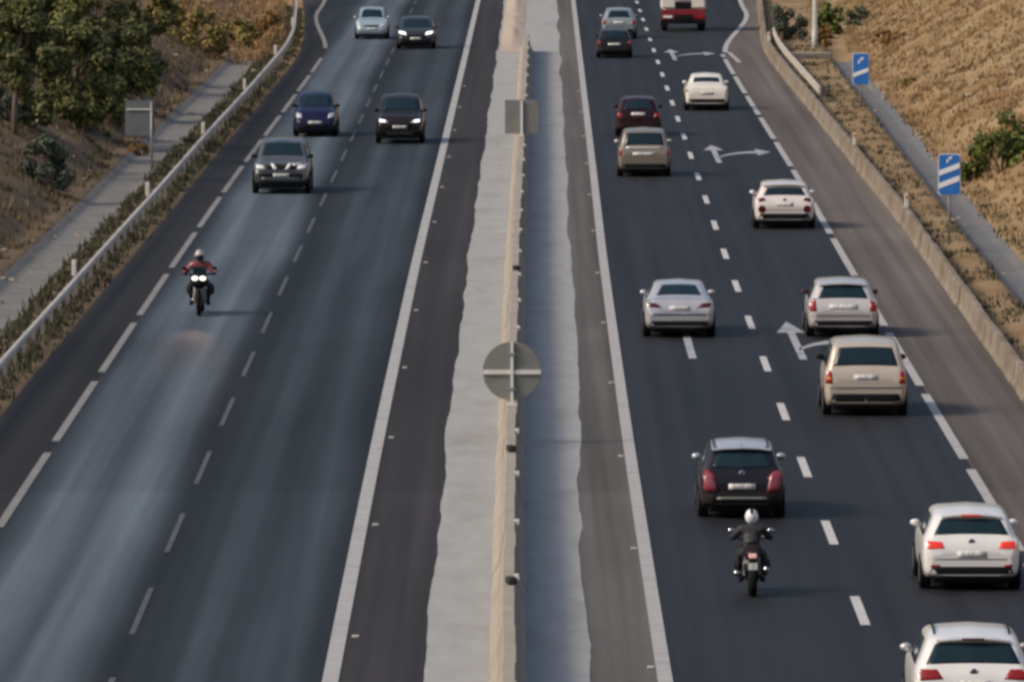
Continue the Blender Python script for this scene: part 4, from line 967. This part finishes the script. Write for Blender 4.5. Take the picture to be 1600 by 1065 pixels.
def tree(px, py, h, r, label, mat='tree', seed=1, low=.25, trunk_lean=0.0, n=3600):
    rnd = random.Random(seed); p = hit(px, py); o = empty("tree", p); tag(o, label, "tree", "trees on the left bank")
    tr = MB(); top = Vector((trunk_lean, 0, h * .62))
    tr.tube([(0, 0, -.4), (trunk_lean * .2, .05, h * .2), (trunk_lean * .6, 0, h * .42), tuple(top)], [.13, .10, .075, .04], 9)
    clumps = []
    for i in range(26):
        a = rnd.uniform(0, 6.28); zz = rnd.uniform(low, .96); env = math.sin(math.pi * min(1, max(.05, (zz - low * .6) / (1.02 - low * .6)))) ** .6
        rr_ = r * env * rnd.uniform(.35, 1.0); c = (rr_ * math.cos(a), rr_ * math.sin(a), h * zz, r * rnd.uniform(.20, .38)); clumps.append(c)
        if i % 3 == 0: tr.tube([(trunk_lean * .4, 0, h * max(.15, zz * .5)), (c[0] * .5 + .05, c[1] * .5, h * zz * .82), (c[0], c[1], c[2])], [.05, .03, .012], 6)
    tr.obj("trunk", m_bark, o, True)
    v, f = leaf_cloud(rnd, clumps, n * 2, .105, long=.95); link("crown", v, f, F[mat], o)
def shrub(px, py, w, h, mat, label, seed=1, n=1600, size=.10, grp=None, name="shrub", long=.9):
    rnd = random.Random(seed); p = hit(px, py); o = empty(name, p); tag(o, label, "shrub", grp)
    clumps = []; st = MB()
    for i in range(20):
        a = rnd.uniform(0, 6.28); q = rnd.random() ** .5; zz = rnd.uniform(.12, 1) * (1 - .55 * q * q)
        c = (q * w / 2 * .82 * math.cos(a), q * w / 2 * .82 * math.sin(a), h * zz * .86, min(w, h) * rnd.uniform(.12, .22)); clumps.append(c)
        if i % 2 == 0: st.tube([(c[0] * .1, c[1] * .1, -.15), (c[0] * .6, c[1] * .6, c[2] * .6), (c[0], c[1], c[2])], [.025, .018, .006], 5)
    st.obj("stem", m_bark, o, True)
    v, f = leaf_cloud(rnd, clumps, n, size, long=long); link("foliage", v, f, F[mat], o)
tree(22, 208, 4.6, 1.5, "tree with a pale bare trunk at the left edge of the picture", 'tree', 11, .26, .15)
tree(118, 196, 3.6, 1.7, "low dense dark tree left of the grey rectangular sign back", 'tree', 12, .12)
tree(192, 158, 3.2, 1.35, "small dark tree just above the grey rectangular sign back", 'tree', 13, .10)
tree(72, 150, 4.6, 1.8, "broad olive topped tree behind the pale bare trunk", 'tree2', 14, .25, -.2)
tree(150, 112, 4.2, 1.8, "tall dark tree in the middle of the left clump", 'tree', 15, .15)
tree(222, 92, 3.3, 1.4, "rightmost tree of the left clump beside the dry slope", 'tree', 16, .12)
tree(-28, 150, 5, 2.0, "dark tree cut by the left edge of the picture", 'tree', 17, .2)
tree(15, 70, 4.5, 2.0, "dark tree at the top left corner of the picture", 'tree', 18, .15)
tree(110, 50, 4.5, 2.0, "yellowish olive tree at the back of the left clump", 'tree2', 19, .15)
for i, (px, py, w_, h_, mt, lb) in enumerate(((48, 196, 2.2, 1.7, 'tree', "dark low bush just right of the pale bare trunk"), (160, 186, 2.0, 1.5, 'tree', "dark low bush under the dense trees left of the sign back"), (215, 150, 1.8, 1.4, 'tree2', "olive low bush touching the top of the rectangular sign back"), (226, 118, 1.7, 1.6, 'tree', "dark low bush at the right end of the tree clump"), (10, 188, 1.6, 1.3, 'grey', "grey green low bush left of the pale bare trunk"), (88, 178, 2.4, 1.9, 'tree', "broad dark low bush behind the round grey green bush"), (128, 200, 1.7, 1.2, 'tree2', "olive low bush at the lower edge of the tree clump"), (185, 196, 1.5, 1.2, 'tree', "small dark bush just left of the rectangular sign back"))):
    shrub(px, py, w_, h_, mt, lb, 61 + i, 2200, .09)
shrub(72, 292, 2.1, 1.75, 'grey', "round grey green bush below the pale bare trunk", 21, 2400, .09)
shrub(312, 78, 3.4, 2.2, 'olive', "big dry olive bush above the end of the left drainage channel", 22, 2200, .12)
shrub(372, 72, 2.4, 1.7, 'olive', "smaller dry olive bush right of the big one", 23, 1500, .11)
shrub(265, 40, 2.6, 1.5, 'olive', "dry olive bush high on the left slope behind the big one", 24, 1500, .11)
shrub(418, 50, 1.6, 1.3, 'rust', "rusty dry bush beside the far left barrier", 25, 1000, .10)
shrub(215, 245, 1.0, .6, 'rust', "low rusty bush at the foot of the grey rectangular sign back", 26, 600, .07)
shrub(1566, 266, 2.5, 2.15, 'green', "green bush on the dry slope at the right edge above the two-bar sign", 31, 2400, .10)
shrub(1520, 285, 1.0, 1.6, 'green', "narrow green bush right beside the two-bar blue sign", 32, 1200, .09)
shrub(1232, 62, 1.9, 2.4, 'grey', "dark bush left of the lamp post", 33, 1800, .11)
shrub(1300, 60, 1.6, 2.2, 'green', "bright green bush right of the lamp post", 34, 1600, .11)
shrub(1286, 72, .9, 1.5, 'rust', "rusty orange bush at the foot of the lamp post", 35, 800, .09)
shrub(1345, 40, 1.8, 1.2, 'grey', "low grey green bush on the far right slope", 36, 900, .1)
shrub(1390, 66, 2.0, .8, 'rust', "low rusty bush on the dry slope above the one-bar sign", 37, 900, .09)
shrub(1420, 135, 1.2, .5, 'olive', "low olive tuft on the dry slope right of the one-bar sign", 38, 500, .08)

def blades(name, rnd, spots, mat, hmin, hmax, nb, w=.035, spread=.16):
    vs = []; fs = []
    for (x, y, z, s) in spots:
        for _ in range(nb):
            a = rnd.uniform(0, 6.28); r = spread * s * rnd.random(); h = rnd.uniform(hmin, hmax) * s; ln = rnd.uniform(.15, .8) * h; t = rnd.uniform(0, 6.28)
            bx_, by_ = x + r * math.cos(a), y + r * math.sin(a); k = len(vs); ww = w * rnd.uniform(.7, 1.3)
            px_, py_ = math.cos(t + 1.57) * ww, math.sin(t + 1.57) * ww
            vs += [(bx_ - px_, by_ - py_, z - .05), (bx_ + px_, by_ + py_, z - .05), (bx_ + ln * math.cos(t), by_ + ln * math.sin(t), z + h)]; fs.append((k, k + 1, k + 2))
    return tag(link(name, vs, fs, mat), kind="stuff")
rnd = random.Random(5)
def scatter(side, b0, b1, y0, y1, n, thr=-.2, sc_=.35):
    out = []
    while len(out) < n:
        y = rnd.uniform(y0, y1); b = b0 + (b1 - b0) * rnd.random(); x = cen(y) + side * ((BR(y) if side > 0 else BL(y)) + b)
        if nz(x, y, sc_, 51) < thr + rnd.uniform(-.25, .25): continue
        out.append((x, y, T(x, y), rnd.uniform(.6, 1.35)))
    return out
def no_channel(sp, side, c, hw): return [q for q in sp if abs((side * (q[0] - cen(q[1])) - (BR(q[1]) if side > 0 else BL(q[1]))) - c(q[1])) > hw]
blades("dry_grass", rnd, no_channel(scatter(1, 2.7, 17, 215, 560, 19000, -.35), 1, chan_r, .62), F['dry'], .05, .19, 8, .035, .30)
blades("verge_weeds", rnd, no_channel(scatter(1, .3, 3.4, 190, 470, 1700, .05), 1, chan_r, .55), F['weed'], .05, .20, 6, .03)
blades("pale_grass", rnd, scatter(-1, .5, 13, 432, 560, 3600, -.5), F['dry'], .12, .36, 7)
blades("brown_grass", rnd, scatter(-1, 2.7, 15, 215, 436, 6000, .0), F['drydark'], .07, .24, 8, .035, .24)
blades("roadside_weeds", rnd, no_channel(scatter(-1, -.25, 1.15, 170, 520, 4200, -.45), -1, lambda y: 1.78, .70), F['weed'], .05, .20, 8, .035, .22)

# stones scattered on the slopes and the verge: uncountable gravel
def stones():
    m = MB(); r2 = random.Random(9)
    for side, b0, b1, n in ((1, .4, 12, 380), (-1, .4, 9, 260)):
        for (x, y, z, s) in scatter(side, b0, b1, 210, 520, n, -.3):
            rr_ = .05 + .10 * r2.random() ** 3
            m.ell((x, y, z + rr_ * .3), (rr_ * r2.uniform(.8, 1.5), rr_ * r2.uniform(.8, 1.4), rr_ * .7), 6, 4)
    tag(m.obj("gravel", surf("pale_stones", (.34, .29, .23), (.24, .19, .14), 3, .95)), kind="stuff")
stones()

# ------------------------------------------------------------------ light
sun_dir = Vector((-.95, -.34, 0)).normalized() * math.cos(R(37)) + Vector((0, 0, math.sin(R(37))))
sl = bpy.data.lights.new("sun", 'SUN'); so = bpy.data.objects.new("sun", sl); COL.objects.link(so)
sl.energy = 2.0; sl.angle = R(14.0); sl.color = (1.0, .87, .72)
so.rotation_euler = (-sun_dir).to_track_quat('-Z', 'Y').to_euler(); so.location = (-40, 100, 60)
w = bpy.data.worlds.new("World"); sc.world = w; w.use_nodes = True; nt = w.node_tree
sky = nt.nodes.new("ShaderNodeTexSky"); sky.sky_type = 'NISHITA'; sky.sun_disc = False; sky.sun_elevation = R(37); sky.sun_rotation = math.atan2(sun_dir.x, sun_dir.y)
nt.links.new(sky.outputs[0], nt.nodes["Background"].inputs[0]); nt.nodes["Background"].inputs[1].default_value = .15; sky.dust_density = 4.0; sky.ozone_density = .6
sc.view_settings.view_transform = 'Standard'; sc.view_settings.look = 'None'; sc.view_settings.exposure = .06; sc.view_settings.gamma = 1
sc.render.engine = 'CYCLES'; sc.cycles.pixel_filter_type = 'BLACKMAN_HARRIS'; sc.cycles.filter_width = 3.0
sc.cycles.max_bounces = 6; sc.cycles.use_denoising = True
